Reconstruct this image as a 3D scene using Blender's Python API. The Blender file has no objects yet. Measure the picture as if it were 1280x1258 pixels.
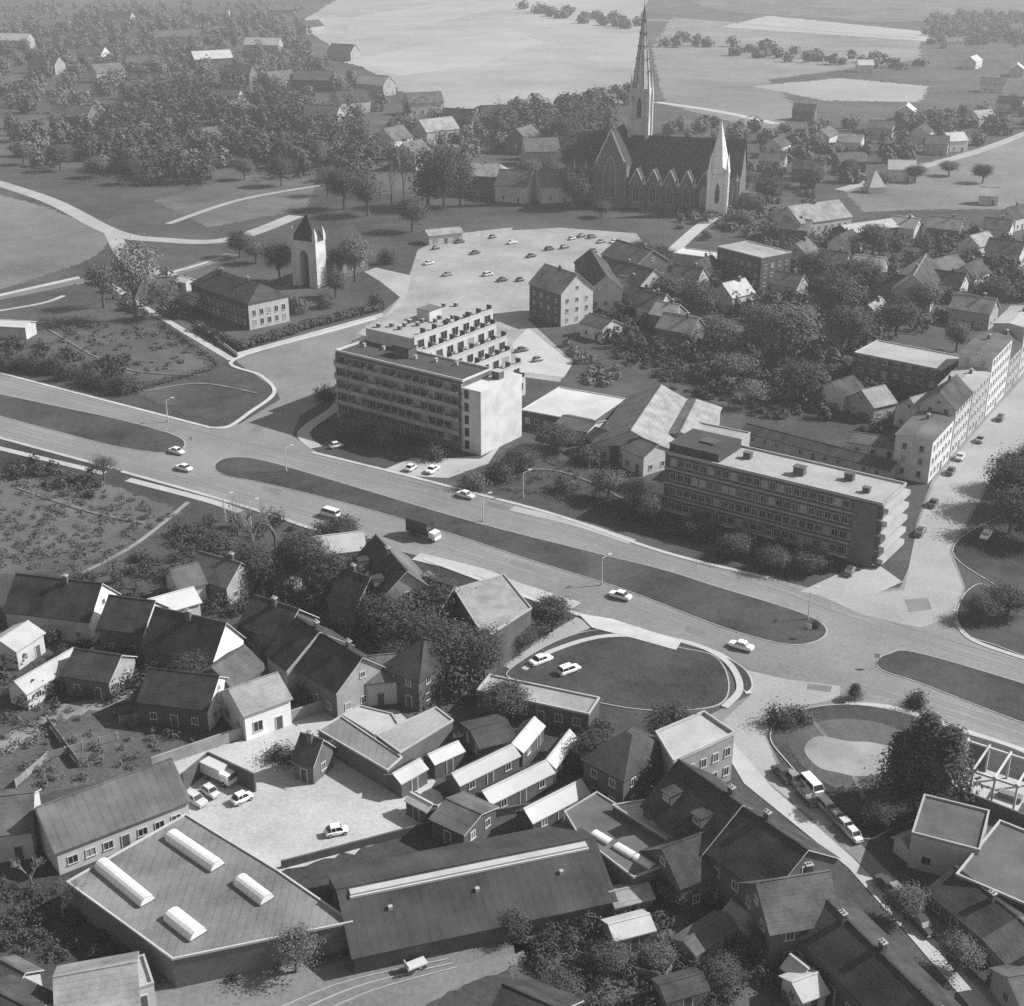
import bpy, bmesh, math, random
import numpy as np
from mathutils import Vector, Matrix
random.seed(7); rng = np.random.default_rng(7)
SC = bpy.context.scene; COL = SC.collection; R = math.radians

# ---------------------------------------------------------------- camera, sky, sun, exposure
FPX, YH, CAMH = 1700.0, -110.0, 113.0          # focal length in photo pixels, horizon row, flying height
PITCH = math.atan((629 - YH) / FPX); CP, SP = math.cos(PITCH), math.sin(PITCH)
cam_d = bpy.data.cameras.new('camera'); cam = bpy.data.objects.new('camera', cam_d); COL.objects.link(cam)
cam.location = (0, 0, CAMH); cam.rotation_euler = (math.pi / 2 - PITCH, 0, 0)
cam_d.sensor_fit = 'HORIZONTAL'; cam_d.sensor_width = 36; cam_d.lens = 36 * FPX / 1280
cam_d.clip_start = 1; cam_d.clip_end = 20000
SC.camera = cam
SUN_EL, SUN_AZ = R(38), R(12)                  # azimuth from +X (picture right) turning away from the camera
wd = bpy.data.worlds.new('World'); SC.world = wd; wd.use_nodes = True
nt = wd.node_tree; bg = nt.nodes['Background']; sky = nt.nodes.new('ShaderNodeTexSky')
sky.sky_type = 'NISHITA'; sky.sun_disc = False; sky.sun_elevation = SUN_EL; sky.sun_rotation = math.pi / 2 - SUN_AZ
bw = nt.nodes.new('ShaderNodeRGBToBW')         # black-and-white film
nt.links.new(sky.outputs[0], bw.inputs[0]); nt.links.new(bw.outputs[0], bg.inputs[0]); bg.inputs[1].default_value = 0.095
sl = bpy.data.lights.new('sun', 'SUN'); sl.energy = 4.3; sl.angle = R(0.6); sl.color = (1, .995, .985)
so = bpy.data.objects.new('sun', sl); COL.objects.link(so)
sd = Vector((math.cos(SUN_EL) * math.cos(SUN_AZ), math.cos(SUN_EL) * math.sin(SUN_AZ), math.sin(SUN_EL)))
so.rotation_euler = sd.to_track_quat('Z', 'Y').to_euler(); so.location = (300, 300, 300)
vs = SC.view_settings; vs.view_transform = 'Standard'; vs.look = 'None'; vs.exposure = 0.72; vs.gamma = 1
SC.cycles.max_bounces = 3; SC.cycles.diffuse_bounces = 2; SC.cycles.volume_bounces = 0; SC.cycles.use_denoising = False
HAZE = .0002

# ---------------------------------------------------------------- helpers
def P(px, py, z=0.0):
    """point of the place seen at a photo position, on the level z"""
    u = (px - 640) / FPX; v = (629 - py) / FPX
    d = (u, CP + v * SP, -SP + v * CP); t = (z - CAMH) / d[2]
    return Vector((d[0] * t, d[1] * t, z))
MATS = {}
def M(name, v, amp=.22, scale=.35, rough=.9, fine=.12, spec=.2, courses=0., bump=0., axis=2, det=5, ro=.6):
    if name in MATS: return MATS[name]
    m = bpy.data.materials.new(name); m.use_nodes = True; t = m.node_tree; b = t.nodes['Principled BSDF']
    tc = t.nodes.new('ShaderNodeTexCoord'); oi = t.nodes.new('ShaderNodeObjectInfo')
    add = t.nodes.new('ShaderNodeVectorMath'); add.operation = 'ADD'
    sc_ = t.nodes.new('ShaderNodeVectorMath'); sc_.operation = 'SCALE'; sc_.inputs[0].default_value = (37, 91, 53)
    t.links.new(oi.outputs['Random'], sc_.inputs['Scale'])
    t.links.new(tc.outputs['Object'], add.inputs[0]); t.links.new(sc_.outputs[0], add.inputs[1])
    def noise(s, det, ro=.6):
        n = t.nodes.new('ShaderNodeTexNoise'); n.inputs['Scale'].default_value = s; n.inputs['Detail'].default_value = det
        n.inputs['Roughness'].default_value = ro; t.links.new(add.outputs[0], n.inputs['Vector']); return n.outputs['Fac']
    def math_(op, a, c):
        n = t.nodes.new('ShaderNodeMath'); n.operation = op
        for k, x in enumerate((a, c)):
            if isinstance(x, (int, float)): n.inputs[k].default_value = x
            else: t.links.new(x, n.inputs[k])
        return n.outputs[0]
    big = math_('MULTIPLY', math_('SUBTRACT', noise(scale, det, ro), .5), amp * 4.5)
    sm = math_('MULTIPLY', math_('SUBTRACT', noise(scale * 9 + 1.2, 3, .7), .5), fine * 4)
    f = math_('ADD', math_('ADD', big, sm), 1.0)
    f = math_('ADD', f, math_('MULTIPLY', math_('SUBTRACT', oi.outputs['Random'], .5), .18))
    if courses:
        sx = t.nodes.new('ShaderNodeSeparateXYZ'); t.links.new(tc.outputs['Object'], sx.inputs[0])
        w = math_('SINE', math_('MULTIPLY', sx.outputs[axis], 2 * math.pi / courses), 0)
        f = math_('ADD', f, math_('MULTIPLY', math_('GREATER_THAN', w, .88), -.16))
    val = math_('MAXIMUM', math_('MULTIPLY', f, v), v * .3)
    val = math_('MINIMUM', val, .9)
    t.links.new(val, b.inputs['Base Color']); b.inputs['Roughness'].default_value = rough
    b.inputs['Specular IOR Level'].default_value = spec
    if bump:
        bp = t.nodes.new('ShaderNodeBump'); bp.inputs['Strength'].default_value = bump; bp.inputs['Distance'].default_value = .15
        t.links.new(noise(scale * 9 + 1.2, 3, .7), bp.inputs['Height']); t.links.new(bp.outputs[0], b.inputs['Normal'])
    MATS[name] = m; return m
# surfaces
M('grass', .056, .85, .014, fine=.3, bump=.8, det=13, ro=.74); M('lawn', .046, .95, .035, fine=.3, bump=.6, det=8, ro=.72); M('park_grass', .052, .95, .035, fine=.3, bump=.6, det=8, ro=.72)
M('meadow', .085, .75, .02, fine=.3, bump=.6, det=12, ro=.74); M('pale_field', .24, .4, .008, fine=.2, det=13, ro=.72); M('field', .16, .5, .01, fine=.2, det=13, ro=.74)
M('stubble', .28, .22, .01, fine=.2, det=12, ro=.72); M('sand', .24, .35, .1, fine=.12); M('soil', .085, .5, .08, fine=.35, bump=.8, det=9, ro=.74)
M('asphalt', .21, .34, .02, fine=.18, det=10, ro=.7); M('road_worn', .30, .16, .07, fine=.16); M('old_asphalt', .16, .25, .07, fine=.25)
M('paving', .36, .12, .2, fine=.15); M('kerb', .4, .15, .3, fine=.1); M('lot', .29, .3, .05, fine=.25, det=9, ro=.72); M('yard', .38, .28, .06, fine=.2, det=9, ro=.7)
M('marking', .6, .15, .4); M('soil_path', .15, .4, .3, fine=.3)
# roofs and walls
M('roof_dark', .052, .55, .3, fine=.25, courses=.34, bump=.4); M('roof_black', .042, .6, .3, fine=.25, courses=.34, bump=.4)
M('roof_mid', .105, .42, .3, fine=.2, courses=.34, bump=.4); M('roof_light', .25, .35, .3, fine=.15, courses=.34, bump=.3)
M('roof_pale', .38, .15, .3, fine=.12); M('bitumen', .095, .5, .12, fine=.15); M('bitumen_dark', .055, .3, .12, fine=.2)
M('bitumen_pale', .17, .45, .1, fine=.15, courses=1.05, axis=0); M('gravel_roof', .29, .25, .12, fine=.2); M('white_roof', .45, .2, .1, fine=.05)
M('sheet_dark', .05, .5, .15, fine=.15, courses=1.2, axis=0); M('sheet', .115, .45, .15, fine=.12, courses=1.2, axis=0); M('glass_roof', .62, .08, .3, fine=.05, rough=.5, spec=.4)
M('white', .47, .2, .3, fine=.06); M('whitewash', .74, .15, .3, fine=.06); M('render_pale', .42, .12, .3, fine=.08); M('brick', .12, .22, .4, fine=.22, courses=.3)
M('brick_pale', .3, .2, .4, fine=.2, courses=.3); M('brick_dark', .09, .25, .4, fine=.22, courses=.3); M('stone', .42, .2, .4, fine=.15)
M('stone_dark', .12, .25, .4, fine=.2); M('concrete', .36, .15, .3, fine=.1); M('slate', .04, .25, .3, fine=.2, courses=.4)
M('trim', .48, .08, .5, fine=.05); M('pane', .03, .2, .5, rough=.12, spec=.5, fine=0); M('door', .08, .2, 1.)
M('metal', .35, .1, 1., rough=.5); M('dark_metal', .06, .1, 1., rough=.5); M('tyre', .03, .1, 2.); M('timber', .2, .25, .6, fine=.25)
# plants
M('tyre_track', .17, .2, .03, fine=.15, det=10, ro=.7); M('patch', .16, .2, .3, fine=.15)
M('leaf', .1, .3, .3, fine=.3); M('leaf_pale', .14, .3, .3, fine=.3); M('leaf_dark', .06, .3, .3, fine=.3); M('bark', .09, .25, 1.); M('twig', .2, .3, 1.)
def pane_mat():
    m = MATS['pane']; t = m.node_tree; b = t.nodes['Principled BSDF']; oi = t.nodes.new('ShaderNodeObjectInfo'); g = t.nodes.new('ShaderNodeValToRGB'); g.color_ramp.interpolation = 'CONSTANT'
    e = g.color_ramp.elements; e[0].color = (.02, .02, .02, 1); e[1].position = .55; e[1].color = (.06, .06, .06, 1); k = e.new(.8); k.color = (.28, .28, .28, 1)     # some rooms have curtains drawn
    t.links.new(oi.outputs['Random'], g.inputs[0]); t.links.new(g.outputs[0], b.inputs['Base Color'])
pane_mat()
def paint_mat():
    m = bpy.data.materials.new('car_paint'); m.use_nodes = True; t = m.node_tree; b = t.nodes['Principled BSDF']
    oi = t.nodes.new('ShaderNodeObjectInfo'); t.links.new(oi.outputs['Color'], b.inputs['Base Color'])
    b.inputs['Roughness'].default_value = .32; b.inputs['Specular IOR Level'].default_value = .5; MATS['paint'] = m
paint_mat()

class MB:
    """collects faces; build() links them as one mesh object"""
    def __init__(s): s.v = []; s.f = []; s.m = []; s.mn = []
    def mi(s, m):
        if m not in s.mn: s.mn.append(m)
        return s.mn.index(m)
    def face(s, pts, m):
        i = len(s.v); s.v += [tuple(p) for p in pts]; s.f.append(tuple(range(i, i + len(pts)))); s.m.append(s.mi(m)); return s
    def box(s, c, d, m, rz=0., taper=1., top=None):
        cx, cy, cz = c; x, y, z = d[0] / 2, d[1] / 2, d[2] / 2; cs, sn = math.cos(rz), math.sin(rz)
        q = []
        for zz, k in ((-z, 1.), (z, taper)):
            for a, b in ((-x, -y), (x, -y), (x, y), (-x, y)):
                a *= k; b *= k; q.append((cx + a * cs - b * sn, cy + a * sn + b * cs, cz + zz))
        i = len(s.v); s.v += q; mm = s.mi(m); mt = s.mi(top) if top else mm
        for f, k in (((3, 2, 1, 0), mm), ((4, 5, 6, 7), mt), ((0, 1, 5, 4), mm), ((1, 2, 6, 5), mm), ((2, 3, 7, 6), mm), ((3, 0, 4, 7), mm)):
            s.f.append(tuple(i + j for j in f)); s.m.append(k)
        return s
    def prism(s, poly, z0, z1, m, top=None, bottom=True):
        """upright prism over a counter-clockwise or clockwise ground polygon"""
        a = sum(poly[i][0] * poly[(i + 1) % len(poly)][1] - poly[(i + 1) % len(poly)][0] * poly[i][1] for i in range(len(poly)))
        if a < 0: poly = poly[::-1]
        n = len(poly); i = len(s.v); s.v += [(p[0], p[1], z0) for p in poly] + [(p[0], p[1], z1) for p in poly]
        mm = s.mi(m); mt = s.mi(top) if top else mm
        s.f.append(tuple(range(i + n, i + 2 * n))); s.m.append(mt)
        if bottom: s.f.append(tuple(range(i + n - 1, i - 1, -1))); s.m.append(mm)
        for k in range(n):
            s.f.append((i + k, i + (k + 1) % n, i + n + (k + 1) % n, i + n + k)); s.m.append(mm)
        return s
    def tube(s, a, b, r0, r1, m, n=6):
        a = Vector(a); b = Vector(b); d = (b - a).normalized(); x = d.orthogonal().normalized(); y = d.cross(x)
        i = len(s.v)
        for c, r in ((a, r0), (b, r1)):
            for k in range(n):
                t = 2 * math.pi * k / n; s.v.append(tuple(c + x * (r * math.cos(t)) + y * (r * math.sin(t))))
        mm = s.mi(m)
        for k in range(n): s.f.append((i + k, i + (k + 1) % n, i + n + (k + 1) % n, i + n + k)); s.m.append(mm)
        s.f.append(tuple(range(i + n, i + 2 * n))); s.m.append(mm); s.f.append(tuple(range(i + n - 1, i - 1, -1))); s.m.append(mm)
        return s
    def mesh(s, name, smooth=False):
        me = bpy.data.meshes.new(name); me.from_pydata(s.v, [], s.f)
        for m in s.mn: me.materials.append(MATS[m])
        me.polygons.foreach_set('material_index', s.m)
        if smooth: me.polygons.foreach_set('use_smooth', [True] * len(s.f))
        me.update(); return me
    def build(s, name, parent=None, smooth=False):
        return link(name, s.mesh(name, smooth), parent)
def link(name, me, parent=None):
    o = bpy.data.objects.new(name, me); COL.objects.link(o)
    if parent is not None: o.parent = parent
    return o
LABELS = {}
def tag(o, label, cat, group=None):
    o['label'] = label; o['category'] = cat
    if group: o['group'] = group
    LABELS.setdefault(label, []).append(o.name); return o
def empty(name, loc, rz=0.):
    o = bpy.data.objects.new(name, None); o.empty_display_size = .1; COL.objects.link(o)
    o.location = loc; o.rotation_euler = (0, 0, rz); return o
def struct(o): o['kind'] = 'structure'; return o
def stuff(o): o['kind'] = 'stuff'; return o
def spline(pts, closed=False, step=6):
    """Catmull-Rom through ground points"""
    n = len(pts); out = []
    for i in range(n if closed else n - 1):
        p0, p1, p2, p3 = (pts[(i + k) % n] if closed else pts[min(max(i + k, 0), n - 1)] for k in (-1, 0, 1, 2))
        for j in range(step):
            t = j / step
            out.append(.5 * ((2 * p1) + (-p0 + p2) * t + (2 * p0 - 5 * p1 + 4 * p2 - p3) * t * t + (-p0 + 3 * p1 - 3 * p2 + p3) * t ** 3))
    if not closed: out.append(pts[-1])
    return out
ROUGH = {'meadow', 'pale_field', 'field', 'stubble', 'sand', 'soil', 'park_grass', 'lawn', 'old_asphalt', 'yard'}
def sheet(name, px, z, m, smooth=False, closed=True):
    """flat sheet on the ground, outline given by photo positions"""
    w = [P(x, y, 0) for x, y in px]
    if smooth: w = spline(w, True)
    if m in ROUGH:                                   # worn, uneven edges
        q = []
        for i, a in enumerate(w):
            b = w[(i + 1) % len(w)]; ln = (b - a).length; k = max(1, min(40, int(ln / (1.2 if ln < 60 else ln / 40)))); d = (b - a) / ln; n_ = Vector((-d.y, d.x, 0)); am = min(3., .3 + a.length * .0022)
            q += [a + (b - a) * (j / k) + n_ * (random.gauss(0, am * .45) if j else 0) for j in range(k)]
        w = q
    bm = bmesh.new(); vs_ = [bm.verts.new((p.x, p.y, z)) for p in w]; f = bm.faces.new(vs_)
    bm.normal_update()
    if f.normal.z < 0: f.normal_flip()
    bmesh.ops.triangulate(bm, faces=[f]); me = bpy.data.meshes.new(name); bm.to_mesh(me); bm.free()
    me.materials.append(MATS[m]); return struct(link(name, me))
def strip(name, px, width, z0, z1, m, smooth=True, closed=False, st=True):
    """ribbon with thickness along a line of photo positions"""
    w = [P(x, y, 0) for x, y in px]
    if smooth: w = spline(w, closed)
    mb = MB(); n = len(w); L = []; Rr = []
    for i, p in enumerate(w):
        a = w[i - 1] if (i or closed) else w[i]; b = w[(i + 1) % n] if (i < n - 1 or closed) else w[i]
        d = (b - a); d.z = 0; d.normalize(); q = Vector((-d.y, d.x, 0)) * width / 2; L.append(p + q); Rr.append(p - q)
    for i in range(n if closed else n - 1):
        j = (i + 1) % n; a, b, c, d = L[i], L[j], Rr[j], Rr[i]
        mb.face([(d.x, d.y, z1), (c.x, c.y, z1), (b.x, b.y, z1), (a.x, a.y, z1)], m)
        mb.face([(a.x, a.y, z1), (b.x, b.y, z1), (b.x, b.y, z0), (a.x, a.y, z0)], m)
        mb.face([(c.x, c.y, z1), (d.x, d.y, z1), (d.x, d.y, z0), (c.x, c.y, z0)], m)
    if not closed:
        for i, (a, b) in ((0, (L[0], Rr[0])), (1, (Rr[-1], L[-1]))):
            mb.face([(a.x, a.y, z1), (a.x, a.y, z0), (b.x, b.y, z0), (b.x, b.y, z1)], m)
    o = mb.build(name); return struct(o) if st else o
def island(name, px, grass='lawn', h=.14):
    """raised grass island with a kerb"""
    w = spline([P(x, y, 0) for x, y in px], True)
    a = sum(w[i].x * w[(i + 1) % len(w)].y - w[(i + 1) % len(w)].x * w[i].y for i in range(len(w)))
    if a < 0: w = w[::-1]
    mb = MB(); mb.prism([(p.x, p.y) for p in w], 0, h, 'kerb'); o = struct(mb.build(name))
    inn = []
    for i, p in enumerate(w):
        d = (w[(i + 1) % len(w)] - w[i - 1]).normalized(); inn.append(p + Vector((-d.y, d.x, 0)) * .2)
    g = MB().prism([(p.x, p.y) for p in inn], h - .05, h + .03, grass).build('grass_top', o); return o

# ---------------------------------------------------------------- windows, doors (shared meshes)
_W = {}
def win_mesh(w, h, frame='trim'):
    k = (round(w, 1), round(h, 1), frame)
    if k not in _W:
        w, h = k[0], k[1]; t = .11; mb = MB()
        for c, d in (((0, -.03, h - t / 2), (w, .12, t)), ((0, -.05, t / 2), (w + .2, .18, t)), ((-w / 2 + t / 2, -.03, h / 2), (t, .12, h - 2 * t)), ((w / 2 - t / 2, -.03, h / 2), (t, .12, h - 2 * t))):
            mb.box(c, d, frame)
        mb.box((0, -.03, h / 2), (.07, .08, h - 2 * t), frame)
        mb.face([(-w / 2 + t, -.012, t), (w / 2 - t, -.012, t), (w / 2 - t, -.012, h - t), (-w / 2 + t, -.012, h - t)], 'pane')
        _W[k] = mb.mesh('window')
    return _W[k]
def door_mesh(w, h):
    k = ('door', w, h)
    if k not in _W:
        mb = MB(); mb.box((0, -.03, h / 2), (w, .1, h), 'door'); mb.box((0, -.02, h + .06), (w + .24, .14, .12), 'trim')
        mb.box((-w / 2 - .06, -.02, h / 2), (.12, .14, h), 'trim'); mb.box((w / 2 + .06, -.02, h / 2), (.12, .14, h), 'trim'); _W[k] = mb.mesh('door')
    return _W[k]
def put(name, me, parent, loc, rz):
    o = link(name, me, parent); o.location = loc; o.rotation_euler = (0, 0, rz); return o
def windows(root, side, half, length, floors, n, w=1.1, h=1.3, z0=1., dz=2.9, frame='trim', door=False, off=0.):
    """rows of windows on one wall of a house standing along its own x axis. side: 0 -y, 1 +x, 2 +y, 3 -x"""
    rz = (0, math.pi / 2, math.pi, -math.pi / 2)[side]; nx, ny = ((0, -1), (1, 0), (0, 1), (-1, 0))[side]
    tx, ty = ((1, 0), (0, 1), (-1, 0), (0, -1))[side]
    for fl in range(floors):
        for i in range(n):
            s = (i + .5) / n * length - length / 2 + off
            loc = (nx * half + tx * s, ny * half + ty * s, z0 + fl * dz)
            if door and fl == 0 and i == n // 2: put('door', door_mesh(1.0, 2.2), root, (loc[0], loc[1], 0), rz)
            else: put('window', win_mesh(w, h, frame), root, loc, rz)
_CH = {}
def chimney(root, x, y, z, h=1.4, m='brick_dark'):
    k = (round(h, 1), m)
    if k not in _CH:
        mb = MB(); mb.box((0, 0, h / 2 - .6), (.8, .6, h + 1.2), m); mb.box((0, 0, h + .06), (.95, .75, .14), 'concrete')
        mb.tube((-.2, 0, h), (-.2, 0, h + .45), .13, .11, 'brick_pale'); mb.tube((.2, 0, h), (.2, 0, h + .45), .13, .11, 'brick_pale'); _CH[k] = mb.mesh('chimney')
    return put('chimney', _CH[k], root, (x, y, z), 0)
# ---------------------------------------------------------------- buildings
def gable(name, label, ridge, hr, he, w, roof='roof_dark', wall='brick', cat='house', group=None, hip=0., chim=(), win=(0, 1, 2, 3), nf=1, dens=3.2,
          roof2=None, over=.35, gwall=None, base=None, door=0, frame='trim', dormer=0, ext=0., ww=1.1, wh=1.3):
    """house with a ridge: ridge is two photo positions at height hr, or (px, py, length, angle) of the middle of the base"""
    if len(ridge) == 5:
        _, cx, cy, L, ang = ridge; c = Vector((cx, cy, 0))
    elif len(ridge) == 4:
        px, py, L, ang = ridge; c = P(px, py, 0); ang = R(ang)
    else:
        a, b = P(*ridge[0], hr), P(*ridge[1], hr); d = b - a; L = d.length; c = (a + b) / 2; c.z = 0; ang = math.atan2(d.y, d.x)
    root = empty(name, (c.x, c.y, 0), ang); tag(root, label, cat, group)
    x, y = L / 2, w / 2; mb = MB(); gw = gwall or wall
    ins = hip
    A = [(-x, -y), (x, -y), (x, y), (-x, y)]
    mb.face([(-x, -y, 0), (x, -y, 0), (x, -y, he), (-x, -y, he)], wall); mb.face([(x, y, 0), (-x, y, 0), (-x, y, he), (x, y, he)], wall)
    if hip:
        mb.face([(x, -y, 0), (x, y, 0), (x, y, he), (x, -y, he)], gw); mb.face([(-x, y, 0), (-x, -y, 0), (-x, -y, he), (-x, y, he)], gw)
    else:
        mb.face([(x, -y, 0), (x, y, 0), (x, y, he), (x, 0, hr - .05), (x, -y, he)], gw)
        mb.face([(-x, y, 0), (-x, -y, 0), (-x, -y, he), (-x, 0, hr - .05), (-x, y, he)], gw)
    mb.build('wall', root)
    # roof: slabs with thickness and overhang
    sl = (hr - he) / y; o = over; t = .16; rb = MB(); ye = y + o; ze = he - sl * o; xe = x + o; xr = x + (o if not hip else 0) - ins
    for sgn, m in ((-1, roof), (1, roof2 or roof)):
        lo = [(-xe, sgn * ye, ze), (xe, sgn * ye, ze), (xr, 0, hr), (-xr, 0, hr)]
        up = [(p[0], p[1], p[2] + t) for p in lo]
        if sgn > 0: lo = lo[::-1]; up = up[::-1]
        rb.face(up, m); rb.face(lo[::-1], m)
        for k in range(4):
            if k == (2 if sgn < 0 else 0): continue
            rb.face([lo[k], lo[(k + 1) % 4], up[(k + 1) % 4], up[k]], 'trim' if (not hip and k in (1, 3)) else m)
    if hip:
        for sgn in (-1, 1):
            f = [(sgn * xe, -sgn * ye, ze + t), (sgn * xe, sgn * ye, ze + t), (sgn * xr, 0, hr + t)]
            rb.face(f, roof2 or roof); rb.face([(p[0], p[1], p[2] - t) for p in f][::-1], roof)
            rb.face([(sgn * xe, -sgn * ye, ze), (sgn * xe, sgn * ye, ze), (sgn * xe, sgn * ye, ze + t), (sgn * xe, -sgn * ye, ze + t)], roof)
    else: rb.box((0, 0, hr + t), (2 * xe, .3, .12), roof)
    ro = rb.build('roof', root)
    for cx in chim: chimney(ro, cx * x, random.choice((-.5, .5)), hr - .35)
    for dn in range(dormer):
        sx = ((dn + .5) / dormer - .5) * L; yy = -y * .62; zz = he + (y + yy) * sl
        db = MB(); db.box((0, 0, .55), (1.5, 1.9, 1.5), gw); db.box((0, -.05, 1.36), (1.9, 2.3, .14), roof); q = db.build('dormer', ro); q.location = (sx, yy, zz)
        put('window', win_mesh(1.0, .9), q, (0, -.95, .25), 0)
    for s_ in win:
        ln, hf = ((L, y), (w, x))[s_ % 2]; n = max(1, int(ln / dens))
        windows(root, s_, hf, ln * .92, nf, n, ww, wh, door=(s_ == door), frame=frame)
        if s_ in (1, 3) and not hip and hr - he > 2.6: put('window', win_mesh(1.0, 1.1, frame), root, ((x if s_ == 1 else -x), 0, he + .5), R(90 if s_ == 1 else -90))
    return root
def rect(a, b, c, z):
    A, B = P(*a, z), P(*b, z); u = (B - A); L = u.length; u.normalize(); n = Vector((-u.y, u.x, 0))
    D = c if isinstance(c, (int, float)) else (P(*c, z) - A).dot(n)
    return A, u, n, L, D
def flat(name, label, a, b, c, h, roof='bitumen', wall='brick', cat='building', group=None, nf=1, dens=3., win=(0, 1, 2, 3), parapet=.3, rim='concrete',
         z0=1., dz=3., ww=1.3, wh=1.4, door=0, frame='trim', px=True):
    """flat-roofed block: a, b are roof corners (photo positions at height h) along the side the camera sees, c the depth in metres or a third corner"""
    A, u, n, L, D = rect(a, b, c, h)
    if D < 0: A = A + n * D; D = -D
    ctr = A + u * L / 2 + n * D / 2; ang = math.atan2(u.y, u.x)
    root = empty(name, (ctr.x, ctr.y, 0), ang); tag(root, label, cat, group)
    x, y = L / 2, D / 2
    MB().prism([(-x, -y), (x, -y), (x, y), (-x, y)], 0, h - parapet - .12, wall).build('wall', root)
    rb = MB(); rb.box((0, 0, h - parapet - .06), (L + .02, D + .02, .11), roof)
    t = .25
    for cc, dd in (((0, -y + t / 2 - .05, h - parapet / 2), (L + .1, t, parapet)), ((0, y - t / 2 + .05, h - parapet / 2), (L + .1, t, parapet)),
                   ((-x + t / 2 - .05, 0, h - parapet / 2), (t, D - 2 * t + .1, parapet)), ((x - t / 2 + .05, 0, h - parapet / 2), (t, D - 2 * t + .1, parapet))):
        rb.box(cc, dd, rim)
    rb.build('roof', root)
    for s_ in win:
        ln, hf = ((L, y), (D, x))[s_ % 2]; cnt = max(1, int(ln / dens))
        windows(root, s_, hf, ln * .95, nf, cnt, ww, wh, z0=z0, dz=dz, door=(s_ == door), frame=frame)
    root['L'], root['D'] = L, D; return root
def polyflat(name, label, px, h, roof='bitumen', wall='brick', cat='building', group=None, rim='concrete', parapet=.25):
    """flat roof over an irregular outline given at roof height"""
    w = [P(x, y, h) for x, y in px]; c = sum(w, Vector()) / len(w)
    root = empty(name, (c.x, c.y, 0)); tag(root, label, cat, group); poly = [(p.x - c.x, p.y - c.y) for p in w]
    MB().prism(poly, 0, h - parapet, wall).build('wall', root); MB().prism(poly, h - parapet + .005, h - parapet + .08, roof).build('roof', root)
    mb = MB()
    for i in range(len(poly)):
        a, b = Vector((*poly[i], 0)), Vector((*poly[(i + 1) % len(poly)], 0)); d = b - a
        mb.box(((a.x + b.x) / 2, (a.y + b.y) / 2, h - parapet / 2 + .02 + .002 * i), (d.length + .2, .22, parapet + .04), rim, math.atan2(d.y, d.x))
    mb.build('parapet', root); return root
def on_roof(root, name, mb, x, y, z): 
    o = mb.build(name, root); o.location = (x, y, z); return o
# ---------------------------------------------------------------- plants
def quads_mesh(name, C, N, S, m, aspect=.7):
    """many small leaf faces: centres C, facing directions N, sizes S"""
    k = len(C); N = N / np.linalg.norm(N, axis=1)[:, None]; r = rng.normal(size=(k, 3)); U = np.cross(N, r); U /= np.linalg.norm(U, axis=1)[:, None]
    V = np.cross(N, U); S = S[:, None]; V = V * aspect
    bend = N * .18
    v = np.stack([C - U * S, C - V * S + bend * S, C + U * S, C + V * S + bend * S], 1).reshape(-1, 3).astype(np.float32)
    me = bpy.data.meshes.new(name); me.vertices.add(4 * k); me.vertices.foreach_set('co', v.ravel())
    me.loops.add(4 * k); me.loops.foreach_set('vertex_index', np.arange(4 * k, dtype=np.int32))
    me.polygons.add(k); me.polygons.foreach_set('loop_start', np.arange(0, 4 * k, 4, dtype=np.int32))
    me.materials.append(MATS[m]); me.update(calc_edges=True); me.validate(); return me
def crown_pts(kind, n_cl, n_leaf, leaf):
    C, N, S = [], [], []
    lop = rng.normal(size=3) * .5
    for i in range(n_cl):
        if kind == 'conifer':
            t = rng.random() ** .75; rr = (1 - t) * 1.9 + .12; a = rng.random() * 6.283
            c = np.array([math.cos(a) * rr * (.55 + .45 * rng.random()), math.sin(a) * rr * (.55 + .45 * rng.random()), 1. + 8.6 * t]); rad = .35 + .55 * (1 - t)
        elif kind == 'poplar':
            t = rng.random(); rr = 1.25 * math.sin(math.pi * (t * .9 + .08)) ** .6; a = rng.random() * 6.283
            c = np.array([math.cos(a) * rr * rng.random() ** .5, math.sin(a) * rr * rng.random() ** .5, 1.6 + 8. * t]); rad = .6
        elif kind == 'bush':
            d = rng.normal(size=3); d /= np.linalg.norm(d); d[2] = abs(d[2]); q = rng.random() ** .4
            c = d * q * np.array([1.9, 1.7, 1.5]) + np.array([0, 0, .35]); rad = .55
        else:
            d = rng.normal(size=3); d /= np.linalg.norm(d); q = rng.random() ** .38 * (.75 + .45 * rng.random())
            c = d * q * np.array([3.2, 3.2, 2.9]) + np.array([0, 0, 6.2]) + lop * .4
            if kind == 'loose' and d[2] < -.5: continue
            rad = .55 + .5 * rng.random()
        k = max(4, int(n_leaf * (.5 + rng.random()))); d = rng.normal(size=(k, 3)) * rad * np.array([1, 1, .7])
        C.append(c + d); out_ = c - np.array([0, 0, 5. if kind != 'bush' else .6]); out_ = out_ / (np.linalg.norm(out_) + 1e-6)
        nn = .8 * d / (np.linalg.norm(d, axis=1)[:, None] + 1e-6) + .6 * out_ + np.array([0, 0, .35]) + rng.normal(size=(k, 3)) * .33
        N.append(nn); S.append(leaf * (.45 + 1.1 * rng.random(k) ** 2))
    return np.concatenate(C), np.concatenate(N), np.concatenate(S)
def branches(mb, a, d, ln, r, depth, m):
    b = a + d * ln; mb.tube(a, b, r, r * .62, m, 5 if depth > 2 else 3)
    if depth == 0: return
    for k in range(3 if depth > 1 else 4):
        ax = Vector(rng.normal(size=3)); nd = (d + ax.normalized() * .62 + Vector((0, 0, .12))).normalized()
        branches(mb, a + d * ln * (.55 + .45 * (k + 1) / 3), nd, ln * (.58 + .2 * rng.random()), r * .55, depth - 1, m)
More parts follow.
